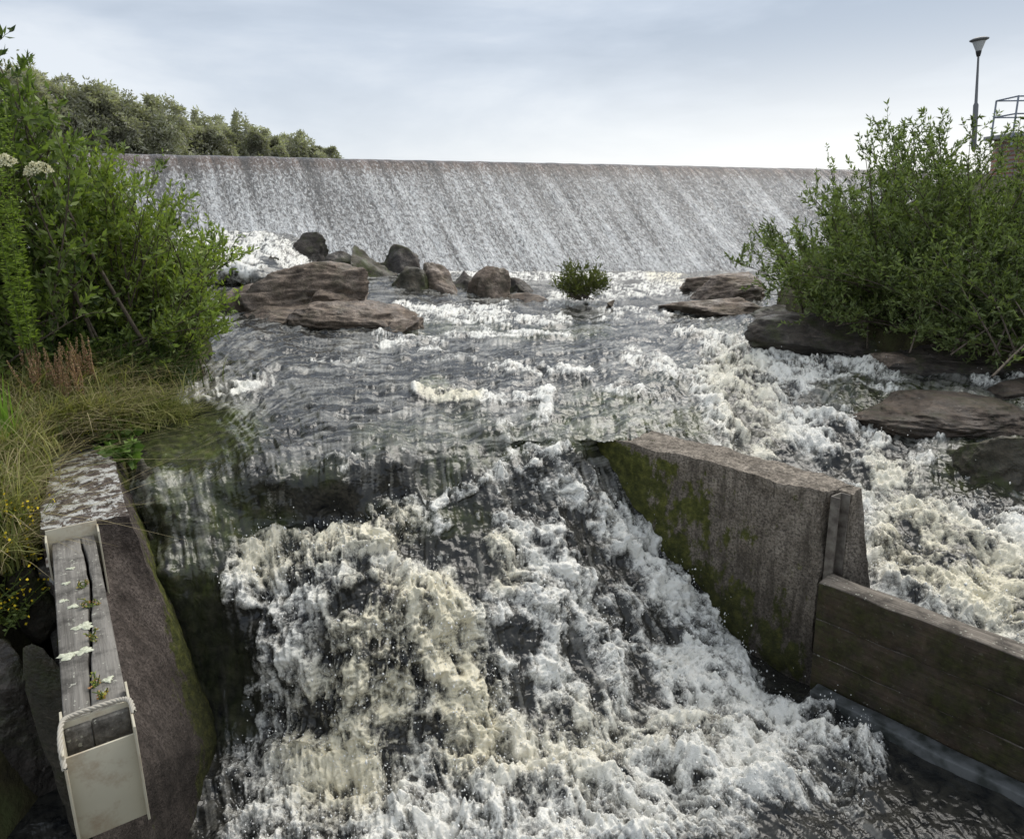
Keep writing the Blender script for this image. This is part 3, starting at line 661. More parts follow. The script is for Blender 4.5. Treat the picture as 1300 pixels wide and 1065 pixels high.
# left wall: flat lichened top, long sloping nose dropping into the lower pool
A = PH(70, 568, -1.5); B = PH(140, 562, -1.5); C = PH(163, 656, -1.5); D = PH(50, 672, -1.5)
def low(p, h): q = np.array(p, float); q[2] = EZ+h; return q
lw = thing('concrete_wall', 'weathered concrete wall with white lichen on its top, left of the cascade', 'wall', tuple((A+B+C+D)/4 + np.array([0, 0, -1.5])))
lwl = np.array(lw.location)
N1 = PH(282, 940, -2.80); N2 = PH(150, 1150, -2.62); W1 = PH(30, 1150, -2.62)
Bq = PH(152, 570, -1.56); Bw = Bq + np.array([.12, .0, 0])
f0 = lambda V: np.zeros(len(V)); 
top = concrete('capping', [low(A, -3.2), low(D, -3.2), low(C, -3.2)+np.array([.1, 0, 0]), low(B, -3.2)+np.array([.1, 0, 0]), A, D, C, B], M_wall,
   lambda V: sst(-1.53, -2.1, V[:, 2]-EZ)*.55, lambda V: .7*sst(-1.6, -2.4, V[:, 2]-EZ), None, n=70)
top.data.transform(Matrix.Translation(-lw.location)); top.parent = lw
# sloping buttress face
NL = PH(108, 1000, -1.95)
edge = lambda V: 1.15*sst(.3, .0, np.abs((V[:, 0]-Bw[0])*(N1[1]-Bw[1]) - (V[:, 1]-Bw[1])*(N1[0]-Bw[0]))/np.hypot(*(N1-Bw)[:2])) + .1*sst(-2.2, -2.7, V[:, 2]-EZ)
wetn = lambda V: .38+.6*sst(-1.85, -2.6, V[:, 2]-EZ)
Cc = C + np.array([0, 0, -.012])
nose = concrete('buttress', [low(D, -3.2), low(NL, -3.3), low(N1, -3.3)+np.array([.03, -.05, 0]), low(C, -3.3), D+np.array([.02, 0, -.06]), NL, N1, Cc], M_wall, edge, wetn, None, n=80)
nose.data.transform(Matrix.Translation(-lw.location)); nose.parent = lw
nose = concrete('buttress', [low(B, -3.3), low(C, -3.3), low(N1, -3.3)+np.array([.03, -.05, 0]), low(Bw, -3.3), B - [0, 0, .012], Cc, N1, Bw], M_wall, edge, wetn, None, n=80)
nose.data.transform(Matrix.Translation(-lw.location)); nose.parent = lw

# middle pier
a1 = PH(742, 552, -1.625); a2 = PH(900, 585, -1.60); a3 = PH(1046, 628, -1.60)      # front top edge
b1 = PH(790, 538, -1.625); b2 = PH(960, 578, -1.60); b3 = PH(1082, 615, -1.60)      # rear top edge
pr = thing('concrete_pier', 'thick concrete pier with green moss, between the two channels', 'pier', tuple(low(a2, -2.8)))
def mosspier(V):
    t = (V[:, 0]-a1[0])/(a3[0]-a1[0]); d = -(V[:, 2]-EZ)-1.6
    return np.clip(.92 - .78*t + .18*d*(1-sst(.35, .8, t)), 0, 1)*sst(-.02, .1, d) + .5*sst(.5, 1.1, d)*(1-t*.4) + .36*sst(.3, .1, t)
def wetpier(V):
    t = (V[:, 0]-a1[0])/(a3[0]-a1[0]); d = -(V[:, 2]-EZ)-1.6
    return np.clip(.3*sst(.0, .3, d) + .55*sst(.35, 1.05, d) + .4*sst(.35, .0, t), 0, .95)
def bot(p, dx=0, dy=0): q = low(p, -3.2); return q + np.array([dx, dy, 0])
for c in ([bot(a1, -.03, -.12), bot(a2, 0, -.10), bot(b2, .05, .05), bot(b1, 0, .1), a1, a2, b2, b1],
          [bot(a2, 0, -.10), bot(a3, 0, -.06), bot(b3, .05, .02), bot(b2, .05, .05), a2, a3, b3, b2]):
    q = concrete('pier_block', c, M_pier, mosspier, wetpier, None, n=80, rough=.016); q.data.transform(Matrix.Translation(-pr.location)); q.parent = pr
M_steel = mat('grey_steel', lambda t: pbr(t, ramp(t, noise(t, wpos(t), 20, 5), [(.35, (.07, .055, .045)), (.65, (.2, .18, .15))]), .6, spec=.5))
# steel guide channel and outer cheek of the pier end
e0 = a3; dirp = unit((b3-a3)*[1, 1, 0]); out = unit(np.array([dirp[1], -dirp[0], 0.]))
b3e = PH(1097, 726, -2.06)
cheek0 = b3 + np.array([0, 0, 0]); 
m = MB(); zb = EZ-2.9
def vplate(m, p, q, t0, z0, z1):
    p = np.array(p, float); q = np.array(q, float); y = unit((q-p)*[1, 1, 0]); x = np.array([y[1], -y[0], 0]); c = (p+q)/2; c[2] = (z0+z1)/2
    m.box(c, x, y, (0, 0, 1), t0/2, np.linalg.norm(((q-p)*[1, 1, 0]))/2, (z1-z0)/2)
m2 = MB()
wdir = unit(np.array([PH(1300, 815, -2.06)[0]-PH(1060, 735, -2.06)[0], PH(1300, 815, -2.06)[1]-PH(1060, 735, -2.06)[1], 0]))
g0 = a3 + wdir*.03 + dirp*.02; g1 = a3 + wdir*.03 + dirp*.115
vplate(m2, g0, g1, .008, zb, EZ-1.605)
vplate(m2, g0, g0 + wdir*.05, .008, zb, EZ-1.605)
vplate(m2, g1, g1 + wdir*.05, .008, zb, EZ-1.605)
gc = m2.obj('steel_channel', M_steel, bevel=.002); gc.data.transform(Matrix.Translation(-pr.location)); gc.parent = pr

# ------------------------------------------------------------------ timber stop-log wall on the right
def wood_build(axis, d, l, green):
    def b(t):
        sc_ = (1, 1, 1)
        tc = N(t, 'ShaderNodeTexCoord'); mp = N(t, 'ShaderNodeMapping'); mp.inputs['Scale'].default_value = (14, .6, 14); t.links.new(tc.outputs['Object'], mp.inputs[0])
        g = noise(t, mp.outputs[0], 3.2, 6, .65, .3); c = ramp(t, g, [(.3, d), (.68, l)])
        v = wpos(t)
        c = mix(t, ramp(t, noise(t, v, 8, 6, .7), [(.45, 0.0), (.62, .75)]), c, tuple(x*.4 for x in d))
        sp = ramp(t, noise(t, v, 55, 2), [(.66, 0.0), (.70, .6)]); c = mix(t, sp, c, (.5, .5, .42))
        if green:
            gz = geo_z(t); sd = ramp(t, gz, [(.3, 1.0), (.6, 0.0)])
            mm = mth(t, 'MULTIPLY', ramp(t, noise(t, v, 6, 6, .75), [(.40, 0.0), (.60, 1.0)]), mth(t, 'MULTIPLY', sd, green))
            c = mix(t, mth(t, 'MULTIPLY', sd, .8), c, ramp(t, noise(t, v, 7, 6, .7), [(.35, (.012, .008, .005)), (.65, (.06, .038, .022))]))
            c = mix(t, mm, c, ramp(t, noise(t, v, 30, 4), [(.3, (.012, .014, .005)), (.7, (.05, .055, .015))]))
        return pbr(t, c, .85, bump(t, g, .7, .01), spec=.25)
    return b
M_wood = mat('weathered_timber', wood_build('y', (.085, .078, .068), (.26, .245, .22), 0))
M_woodw = mat('wet_timber', wood_build('y', (.07, .06, .05), (.24, .21, .175), .8))
def local_box(name, p, q, wd, z0, z1, mt, parent=None, bevel=.004, seg=1, rough=0, label=None):
    """beam from p to q (plan), local Y runs along it"""
    p = np.array(p, float); q = np.array(q, float); L = np.linalg.norm((q-p)[:2]); ang = math.atan2(-(q-p)[0], (q-p)[1])
    m = MB(); n = 40
    us = np.linspace(0, L, n); 
    ring = np.array([(-wd/2, 0), (wd/2, 0), (wd/2, z1-z0), (-wd/2, z1-z0)])
    V = np.array([[(x, u, z) for x, z in ring] for u in us]).reshape(-1, 3)
    if rough: V = V + rough*np.stack([perlin(V*6+3, 1), 0*V[:, 0], perlin(V*6+9, 2)], -1)
    i = np.arange(n-1)[:, None]*4; k = np.arange(4)[None]; F = np.stack([i+k, i+(k+1) % 4, i+4+(k+1) % 4, i+4+k], -1).reshape(-1, 4)
    F = np.concatenate([F, [[3, 2, 1, 0]], [[4*n-4, 4*n-3, 4*n-2, 4*n-1]]])
    o = mk(name, V, F[:, ::-1], mt)
    if bevel:
        b = o.modifiers.new('bevel', 'BEVEL'); b.width = bevel; b.segments = 2; b.limit_method = 'ANGLE'
    if parent is not None:
        o.parent = parent; o.location = Vector((p[0], p[1], z0)) - parent.location
    else: o.location = (p[0], p[1], z0)
    o.rotation_euler = (0, 0, ang); return o
# board wall, its top edge seen from (1040,735)/(1090,722) to the right edge of the photograph
tf0 = PH(1040, 738, -2.06); tf1 = PH(1300, 836, -2.06); tr0 = PH(1095, 724, -2.06)
td = unit((tf1-tf0)*[1, 1, 0]); tn = np.array([-td[1], td[0], 0.]); wdt = abs(np.dot(tr0-tf0, tn))
if wdt < .08 or wdt > .3: wdt = .15
pc0 = tf0 + tn*wdt/2*np.sign(np.dot(tr0-tf0, tn)); pc1 = pc0 + td*3.4
tw = thing('timber_wall', 'dark mossy timber stop-log wall running from the pier to the right edge', 'wall', (pc0[0], pc0[1], EZ-2.9))
zz = [-2.06, -2.29, -2.52, -2.76]
for i in range(3):
    local_box('timber_beam', pc0 + tn*(.006*(i-1)), pc1 + tn*(.006*(i-1)), wdt - .004*i, EZ+zz[i+1]+.004, EZ+zz[i], M_woodw, tw, bevel=.008, rough=.012)
fs = -np.sign(np.dot(tr0-tf0, tn))
lg0 = pc0 + tn*fs*(wdt/2+.05) + td*.05; lg1 = lg0 + td*3.3
o = local_box('sill_ledge', lg0, lg1, .10, EZ-3.0, EZ-2.69, mat('grey_sill', lambda t: pbr(t, ramp(t, noise(t, wpos(t), 12, 5), [(.35, (.03, .034, .03)), (.6, (.11, .115, .115))]), .6, spec=.4)), bevel=.01, rough=.01)
tag(o, 'narrow grey ledge along the foot of the timber wall at the dark pool', 'ledge')
# outer cheek: concrete beyond the slot
ck0 = a3 + dirp*.14; ck1 = b3
q = concrete('pier_cheek', [bot(ck0 + wdir*.0), bot(ck0 + wdir*.09), b3 + (PH(1099, 728, -2.06)-b3)*1.5, low(b3, -2.4)+np.array([.05, .06, 0]), ck0 + wdir*.0 - [0, 0, .004], ck0 + wdir*.07 - [0, 0, .004], b3 + wdir*.05 - [0, 0, .004], b3 - [0, 0, .006]], M_pier, mosspier, lambda V: .2*f0(V), None, n=40, rough=.01)
q.data.transform(Matrix.Translation(-pr.location)); q.parent = pr

# ------------------------------------------------------------------ left stop-log beam, channels, rope
k0 = PH(93, 684, -1.5); k1 = PH(122, 905, -1.5); kd = unit((k1-k0)*[1, 1, 0]); kn = np.array([-kd[1], kd[0], 0.]); kw = .174
if kn[0] < 0: kn = -kn                       # kn points to the right in the picture
lb = thing('timber_beam', 'grey weathered timber beam with a long crack and lichen, left foreground', 'timber beam', (k0[0], k0[1], EZ-1.75))
def beam_half(sgn):
    """one half of the beam split by the wandering crack"""
    L = np.linalg.norm((k1-k0)[:2])+.04; n = 90; u = np.linspace(0, L, n)
    cr = .012 + .028*np.sin(u*2.6+.6) + .006*perlin(np.stack([u*9, u*0, u*0], -1), 5)
    gap = .0035*(.3+sst(0, .15, u)*sst(L, L-.5, u)*1.3)
    V = []
    for i in range(n):
        e = cr[i] + sgn*gap[i]; z = .004*perlin(np.array([[u[i]*5, sgn, 0]]), 8)[0]
        a, b = (e, kw/2) if sgn > 0 else (-kw/2, e)
        for x, zz_ in ((a, 0), (b, 0), (b, .25+z), (a, .25+z)): V.append(np.array([0, 0, 0]) + kn*x + kd*u[i] + np.array([0, 0, zz_]))
    i = np.arange(n-1)[:, None]*4; k = np.arange(4)[None]; F = np.stack([i+k, i+(k+1) % 4, i+4+(k+1) % 4, i+4+k], -1).reshape(-1, 4)
    F = np.concatenate([F, [[3, 2, 1, 0]], [[4*n-4, 4*n-3, 4*n-2, 4*n-1]]])
    # rotate into a local frame whose Y runs along the beam
    ang = math.atan2(-kd[0], kd[1]); Rz = np.array(Matrix.Rotation(-ang, 3, 'Z')); V = np.array(V)@Rz.T
    o = mk('beam_half', V, F, M_wood, lb); o.rotation_euler = (0, 0, ang)
    b = o.modifiers.new('bevel', 'BEVEL'); b.width = .005; b.segments = 2; b.limit_method = 'ANGLE'; return o
beam_half(-1); beam_half(1)
M_lich = mat('pale_lichen', lambda t: pbr(t, ramp(t, noise(t, wpos(t), 120, 4), [(.35, (.36, .38, .27)), (.6, (.62, .63, .5))]), .95, bump(t, noise(t, wpos(t), 200, 3), .8, .004)))
def blob_patch(c, rx, ry, ang, seed, h=.003):
    r = np.random.default_rng(seed); a = np.linspace(0, 2*np.pi, 28, endpoint=False)
    rad = 1 + .28*np.sin(a*3+r.uniform(0, 6)) + .15*np.sin(a*7+r.uniform(0, 6)) + .1*r.normal(size=28)
    P = np.stack([rx*rad*np.cos(a), ry*rad*np.sin(a), 0*a], -1); ca, sa = math.cos(ang), math.sin(ang)
    P = np.c_[P[:, 0]*ca-P[:, 1]*sa, P[:, 0]*sa+P[:, 1]*ca, P[:, 2]]
    V = np.concatenate([P*1.0, P*.85 + [0, 0, h], [[0, 0, h*.8]]]) + c
    i = np.arange(28); j = (i+1) % 28
    return V, [np.stack([i, j, j+28, i+28], -1), np.stack([i+28, j+28, i*0+56], -1)]
bz = EZ-1.6+.001
for i, (px, py, rx, ry) in enumerate([(106, 795, .034, .018), (86, 833, .032, .016), (108, 826, .026, .015), (137, 863, .016, .011), (93, 770, .02, .01), (84, 741, .016, .008), (90, 722, .018, .006), (80, 763, .018, .007)]):
    V, F = blob_patch(PH(px, py, -1.5) + np.array([0, 0, .001]), rx*.9, ry*1.5, .3, 200+i); o = mk('lichen_patch', V - np.array(lb.location), F, M_lich, lb)
M_cream = mat('cream_paint', lambda t: pbr(t, mix(t, ramp(t, noise(t, wpos(t), 9, 6, .7), [(.5, 0.0), (.66, .5)]), ramp(t, noise(t, wpos(t), 3, 4), [(.3, (.46, .42, .32)), (.7, (.56, .52, .41))]), (.26, .15, .08)), .5, spec=.4))
# far channel
g = MB(); e = k0 - kd*.012; zc0, zc1 = EZ-2.3, EZ-1.435
vplate(g, e - kn*.105, e + kn*.105, .008, zc0, zc1); vplate(g, e - kn*.105, e - kn*.105 + kd*.10, .008, zc0, zc1-.02); vplate(g, e + kn*.105, e + kn*.105 + kd*.10, .008, zc0, zc1-.02)
tag(g.obj('steel_channel', M_cream, bevel=.0015, local=e), 'cream painted steel channel holding the far end of the weathered beam', 'steel channel')
# near channel pocket
e = k1 + kd*.02
nc = thing('steel_pocket', 'cream painted open steel pocket at the near end of the weathered beam', 'steel pocket', (e[0], e[1], EZ-2.2))
g = MB(); zt = EZ-1.48; hw = .091; dl = .13; 
zb_ = EZ-1.80
vplate(g, e - kn*hw, e + kn*hw, .007, zb_, zt)
vplate(g, e - kn*hw - kd*.06, e - kn*hw + kd*(dl+.03), .007, zb_, zt+.0)
vplate(g, e + kn*hw - kd*.09, e + kn*hw + kd*(dl+.03), .007, zb_, zt+.012)
vplate(g, e - kn*hw + kd*dl, e + kn*hw + kd*dl, .007, zb_, zt-.03)
g.obj('pocket_body', M_cream, nc, bevel=.0015).data.transform(Matrix.Translation(-nc.location))
g = MB(); rp = [e - kn*(hw-.0) + kd*(dl+.05) + [0, 0, zt-e[2]-.03], e - kn*(hw+.004) + kd*(dl-.02) + [0, 0, zt-e[2]+.004], e - kn*(hw-.004) + kd*.02 + [0, 0, zt-e[2]+.012], e - kn*(hw-.03) + [0, 0, zt-e[2]+.012],
   e + [0, 0, zt-e[2]+.014], e + kn*(hw-.03) + [0, 0, zt-e[2]+.012], e + kn*(hw+.0) + kd*.025 + [0, 0, zt-e[2]+.016], e + kn*(hw+.006) + kd*.09 + [0, 0, zt-e[2]+.012]]
rp = np.array(rp); tq = np.linspace(0, len(rp)-1, 150)
def catmull(P, t):
    i = np.clip(np.floor(t).astype(int), 0, len(P)-2); f = (t-i)[:, None]; p0 = P[np.maximum(i-1, 0)]; p1 = P[i]; p2 = P[i+1]; p3 = P[np.minimum(i+2, len(P)-1)]
    return .5*((2*p1) + (-p0+p2)*f + (2*p0-5*p1+4*p2-p3)*f**2 + (-p0+3*p1-3*p2+p3)*f**3)
rc = catmull(rp, tq)
for ph in (0, 2.1, 4.2):
    T = unit(np.gradient(rc, axis=0)); X = unit(np.cross(T, [0.1, .2, 1])); Y = np.cross(T, X); a = tq*9 + ph
    g.tube(rc + .0038*(X*np.cos(a)[:, None] + Y*np.sin(a)[:, None]), .0042, 6)
o = g.obj('rope', mat('pale_rope', lambda t: pbr(t, (.42, .39, .33), .8)), smooth=True, local=rc[60])
tag(o, 'pale twisted rope looped over the rim of the cream steel pocket', 'rope')
# old post left of the beam
pp = PH(63, 712, -1.75); m = MB(); m.box(pp + [0, 0, -.55], kn, kd, (0, 0, 1), .055, .05, .55)
tag(m.obj('post', M_wood, bevel=.008, local=pp), 'short grey timber post standing left of the weathered beam', 'post')
boulder(20, 900, 140, 130, 3.0, 'black shaded rock face in the bottom left corner', 151, M_rockd, depth=.9)
boulder(72, 900, 60, 180, 2.75, 'mossy dark stone under the left side of the weathered beam', 152, M_rockm, depth=.6)
boulder(20, 735, 90, 60, 3.3, 'low mossy stone between the yellow flowers and the weathered beam', 153, M_rockm)

# ------------------------------------------------------------------ vegetation
def bez(A, Bp, Cc, m):
    t = np.linspace(0, 1, m)[None, :, None]; return A[:, None]*(1-t)**2 + 2*Bp[:, None]*t*(1-t) + Cc[:, None]*t*t
def shrub(name, label, cat, base, spread, ends, seed, lm, ntw=12, nleaf=24, twl=.4, leaf=(.05, .0075), stem_r=.014, up=.8, group=None, lmin=.25, droop=0., tone=(.0, 1.0), bark=None, stem_part='stems'):
    """ends (n,3): tips of the main stems"""
    r = np.random.default_rng(seed); n = len(ends); base = np.asarray(base, float)
    A0 = base + np.c_[r.normal(size=(n, 2))*spread, np.zeros(n)]
    A0[:, :2] = .75*A0[:, :2] + .25*(base[:2] + (ends[:, :2]-base[:2])*.5)
    Bc = A0 + (ends-A0)*.45 + np.c_[r.normal(size=(n, 2))*.12, r.uniform(.0, .25, n)]*np.linalg.norm(ends-A0, axis=1)[:, None]*.7
    S = bez(A0, Bc, ends, 9)
    rad = stem_r*np.linspace(1, .25, 9)[None]*r.uniform(.6, 1.3, (n, 1))
    t = r.uniform(lmin, 1, (n, ntw)); t[:, 0] = 1.0
    i = np.clip((t*8).astype(int), 0, 7); f = (t*8-i)[..., None]; ii = np.arange(n)[:, None]
    Tp = S[ii, i]*(1-f) + S[ii, i+1]*f; Td = unit(S[ii, i+1]-S[ii, i])
    d = unit(Td*.8 + r.normal(size=Tp.shape)*.75 + np.array([0, 0, up])); Ln = twl*r.uniform(.45, 1.15, t.shape)
    Tp = Tp.reshape(-1, 3); d = d.reshape(-1, 3); Ln = Ln.ravel()
    Te = Tp + d*Ln[:, None] + np.array([0, 0, .1])*Ln[:, None] - np.array([0, 0, droop])*Ln[:, None]; Tm = Tp + d*Ln[:, None]*.5 + r.normal(size=Tp.shape)*.03
    TW = bez(Tp, Tm, Te, 5)
    root = thing(name, label, cat, tuple(base), group)
    V1, F1 = tubes(S, rad, 5); V2, F2 = tubes(TW, np.broadcast_to(stem_r*.22*np.linspace(1, .4, 5), (len(TW), 5)), 3)
    ob = mk(stem_part, V1, F1, bark or M_bark, root, True); ob.data.transform(Matrix.Translation(-root.location))
    nt_ = len(TW); tl = r.uniform(.08, 1.0, (nt_, nleaf)); k = np.clip((tl*4).astype(int), 0, 3); f = (tl*4-k)[..., None]; jj = np.arange(nt_)[:, None]
    LP = TW[jj, k]*(1-f) + TW[jj, k+1]*f; LD = unit(TW[jj, k+1]-TW[jj, k])
    LD = unit(LD*.75 + r.normal(size=LD.shape)*.55 + np.array([0, 0, .12-droop]))
    LP = LP.reshape(-1, 3); LD = LD.reshape(-1, 3); sz = r.uniform(.65, 1.25, len(LP))
    V, F = leaves(LP, LD, leaf[0]*sz, leaf[1]*sz, r)
    tn_ = np.repeat(np.clip(r.normal(.42, .22, nt_), 0, 1), nleaf) + r.normal(size=len(LP))*.15
    tn_ = np.clip(tone[0] + (tone[1]-tone[0])*tn_, 0, 1)
    fo = mk('foliage', V, F, lm, root, attrs={'tone': np.repeat(tn_, 5)}); fo.data.transform(Matrix.Translation(-root.location))
    tw_ = mk('twigs', V2, F2, bark or M_bark, root, True); tw_.data.transform(Matrix.Translation(-root.location))
    return root
def ends_from(outline, y0, y1, n, bottom, seed, yfun=None):
    r = np.random.default_rng(seed); o = np.array(outline, float); bt = np.array(bottom, float)
    px = r.uniform(o[0, 0], o[-1, 0], n*3); tp = np.interp(px, o[:, 0], o[:, 1]); bo = np.interp(px, bt[:, 0], bt[:, 1])
    k = r.uniform(0, 1, n*3)**1.15; py = tp + (bo-tp)*k; kk = r.uniform(0, 1, n*3) < (bo-tp)/(bo-tp).max()
    px, py = px[kk][:n], py[kk][:n]; y = r.uniform(y0, y1, len(px)); return PY(px, py, y)
M_leafR = leafmat('willow_leaf', (.035, .055, .016), (.21, .255, .075), .4, .5, back=(.2, .25, .1))
M_leafL = leafmat('willow_leaf_light', (.055, .085, .018), (.40, .47, .10), .45, .5, back=(.25, .32, .1))
M_leafD = leafmat('herb_leaf', (.035, .06, .018), (.27, .35, .085), .4, .5)
M_leafT = leafmat('silver_willow_leaf', (.25, .245, .19), (.62, .60, .50), .38, .7)
outl = [(930, 345), (950, 315), (985, 295), (1015, 280), (1040, 245), (1062, 205), (1078, 175), (1095, 162), (1130, 168), (1165, 155), (1185, 168), (1225, 168), (1260, 180), (1300, 175), (1480, 160)]
botl = [(925, 350), (960, 370), (1000, 400), (1060, 425), (1130, 440), (1200, 445), (1300, 455), (1480, 460)]
EN = ends_from(outl, 6.9, 9.6, 380, botl, 5)
shrub('willow_bush', 'big green willow bush on the right bank above the foaming channel', 'bush', PY(1190, 425, 8.0), .7, EN, 6, M_leafR, ntw=22, nleaf=26, twl=.30, leaf=(.058, .0085), stem_r=.011, lmin=.12)
EN = ends_from([(1130, 330), (1200, 310), (1300, 300), (1480, 290)], 6.6, 7.4, 150, [(1130, 425), (1200, 440), (1300, 452), (1480, 460)], 8)
shrub('willow_bush', 'low dark willow growth at the foot of the big right bush by the photo\'s edge', 'bush', PG(1290, 440), .6, EN, 9, M_leafR, ntw=16, nleaf=24, twl=.28, leaf=(.056, .0085), stem_r=.009, lmin=.05, up=.2)
# little shrub in the river
EN = ends_from([(702, 370), (712, 350), (735, 338), (755, 345), (770, 362)], 9.8, 10.4, 40, [(702, 376), (735, 376), (770, 376)], 15)
shrub('river_shrub', 'small olive-green shrub growing from stones in the middle of the upper river', 'shrub', PY(735, 380, 10.1), .12, EN, 16, leafmat('olive_leaf', (.04, .05, .012), (.18, .2, .05), .35), ntw=6, nleaf=14, twl=.2, leaf=(.06, .008), stem_r=.008, up=1.2)
# left bushes
EN = ends_from([(-150, 60), (0, 75), (25, 85), (45, 150), (80, 170), (110, 215), (120, 240)], 4.7, 6.2, 170, [(-150, 440), (40, 430), (120, 400)], 25)
shrub('leafy_bush', 'tall dark green bush at the left edge of the photo', 'bush', PY(-10, 470, 5.4), .5, EN, 26, M_leafD, ntw=12, nleaf=16, twl=.32, leaf=(.07, .013), stem_r=.014, tone=(.1, 1.0))
EN = ends_from([(70, 200), (120, 205), (160, 225), (200, 240), (235, 275), (270, 310), (292, 330)], 5.4, 7.2, 240, [(70, 450), (150, 460), (220, 460), (292, 430)], 35)
shrub('willow_bush', 'light green willow bush leaning over the water from the left bank', 'bush', PY(170, 470, 6.1), .35, EN, 36, M_leafL, ntw=12, nleaf=18, twl=.28, leaf=(.058, .0095), stem_r=.012, tone=(.0, 1.0))

# trees beyond the weir
def tree(px, top, wpx, y, label, seed):
    r = np.random.default_rng(seed); b = PY(px, 225, y); b[2] = EZ+HC+.1; tp = PY(px, top, y)[2]; H = tp-b[2]; a = wpx*y/FPX/2
    root = thing('willow_tree', label, 'tree', tuple(b), 'willow trees behind the weir')
    n = 15; cl = np.c_[r.uniform(-.75, .75, n)*a, r.uniform(-.7, .7, n)*a, r.uniform(.25, .78, n)*H]; cl[0] = (0, 0, .8*H)
    A_ = np.tile(np.array([[0, 0, H*.12]]), (n, 1)); S = bez(A_, cl*[.35, .35, .75], cl, 7)
    m = MB(); V, F = tubes(S, .09*np.linspace(1, .3, 7)[None]*np.ones((n, 1)), 5); m.add(V, F); m.tube([(0, 0, -.3), (0, 0, H*.1), (0, 0, H*.2)], [.25, .2, .15], 8)
    m.obj('trunk', M_bark, root, True)
    P = []; D = []
    for c in cl:
        k = 2300; d = unit(r.normal(size=(k, 3))); rad = r.uniform(.25, 1, k)**.45; sz = np.array([a*.36, a*.36, H*.24])*r.uniform(.6, 1.25)
        q = c + d*rad[:, None]*sz; q += .6*np.stack([perlin(q*2.4, 1), perlin(q*2.4, 2), perlin(q*2.4, 3)], -1); P.append(q); D.append(d*.5 + np.array([0, 0, -.15]) + r.normal(size=(k, 3))*.5)
    k = 2200; q = np.c_[r.normal(size=(k, 2))*a*.5, r.uniform(-.02, .4, k)*H]; P.append(q); D.append(r.normal(size=(k, 3)))
    P = np.concatenate(P); D = np.concatenate(D); P[:, 2] = np.maximum(P[:, 2], -.1)
    V, F = leaves(P, D, r.uniform(.09, .2, len(P)), r.uniform(.018, .036, len(P)), r)
    tn_ = np.clip(.45 + .9*perlin(P*1.3, seed) + r.normal(size=len(P))*.15, 0, 1)
    mk('crown', V, F, M_leafT, root, attrs={'tone': np.repeat(tn_, 5)})
for i, (px, tpy, wpx, y, lab) in enumerate([
   (-40, 70, 130, 24, 'grey-green willow tree behind the weir, hidden mostly by the left bush'),
   (40, 85, 110, 25, 'tallest grey-green willow tree behind the weir, above the left bush'),
   (100, 103, 90, 26, 'second tallest grey-green willow behind the weir, just right of the tallest'),
   (150, 118, 90, 27, 'rounded grey-green willow rising behind the left end of the weir'),
   (205, 128, 84, 28, 'dark dense willow with the highest crown over the bare crest of the weir'),
   (262, 152, 80, 30, 'pale willow just right of the dark dense one behind the weir'),
   (310, 155, 80, 32, 'pale rounded willow in the middle of the low trees behind the weir'),
   (358, 172, 66, 33, 'low pale willow near the right end of the trees behind the weir'),
   (405, 187, 40, 34, 'smallest willow at the right end of the trees behind the weir')]):
    tree(px, tpy, wpx, y, lab, 300+i)

# ---- herbs and grass on the left bank
def grass(label, n, pts, seed, hgt, m, wd=.004, name='grass', lean=.35):
    r = np.random.default_rng(seed); pts = np.array(pts, float); i = r.integers(0, len(pts), n)
    B_ = pts[i, :3] + np.c_[r.normal(size=(n, 2))*pts[i, 3:4], np.zeros(n)]
    H = hgt*r.uniform(.4, 1.2, n); d = np.c_[r.normal(size=(n, 2)), np.zeros(n)]*lean*H[:, None]
    t = np.linspace(0, 1, 5)[None, :, None]; bend = r.uniform(.2, 1.1, n)[:, None, None]
    Pm = B_[:, None] + np.array([0, 0, 1.])*H[:, None, None]*(t - .45*bend*t**2.4) + d[:, None]*(t**1.8)*(1+bend)
    s = unit(np.c_[-d[:, 1], d[:, 0], np.zeros(n)] + 1e-4)[:, None]; wv = wd*r.uniform(.6, 1.4, n)[:, None, None]*(1-t**2*.92)
    V = np.stack([Pm - s*wv, Pm + s*wv], 2).reshape(-1, 3); b = (np.arange(n)*10)[:, None]; k = np.arange(4)[None]*2
    F = np.stack([b+k, b+k+1, b+k+3, b+k+2], -1).reshape(-1, 4)
    o = mk(name, V, F, m, attrs={'tone': np.repeat(np.clip(r.normal(.5, .28, n), 0, 1), 10)})
    return tag(o, label, 'grass', kind='stuff')
M_grass = leafmat('grass_blade', (.10, .14, .03), (.50, .47, .19), .35, .6)
M_dry = leafmat('dry_grass', (.2, .16, .08), (.55, .46, .28), .3, .8)
def bp(px, py, h, s): q = PG(px, py); return (*q, s)
G = [bp(x, y, -1.42, .13) for x, y in [(30, 545), (10, 580), (60, 515), (0, 560), (120, 505), (-40, 600), (-60, 560), (20, 520), (90, 500), (-30, 640)]] + [bp(x, y, -1.47, .05) for x, y in [(80, 545), (110, 540), (50, 560), (35, 590), (30, 620), (15, 640), (5, 670), (135, 540), (15, 700), (0, 720), (45, 600)]]
G2 = [bp(x, y, -1.45, .09) for x, y in [(150, 530), (175, 540), (200, 545), (215, 540), (190, 525), (165, 515), (150, 548), (205, 530)]]
G3 = [bp(x, y, -1.36, .2) for x, y in [(60, 500), (100, 495), (20, 500), (140, 490), (160, 500), (-30, 510)]]
grass('mixed green and straw coloured grass covering the left bank', 9000, G + G3, 41, .28, M_grass)
grass('arching green grass hanging from the left bank over the still water', 3600, G2, 42, .19, M_grass, name='grass_fringe', lean=.6)
grass('dry straw stalks among the grass left of the lichened wall', 3200, G + G3, 43, .36, M_dry, wd=.0022, name='dry_grass', lean=.7)
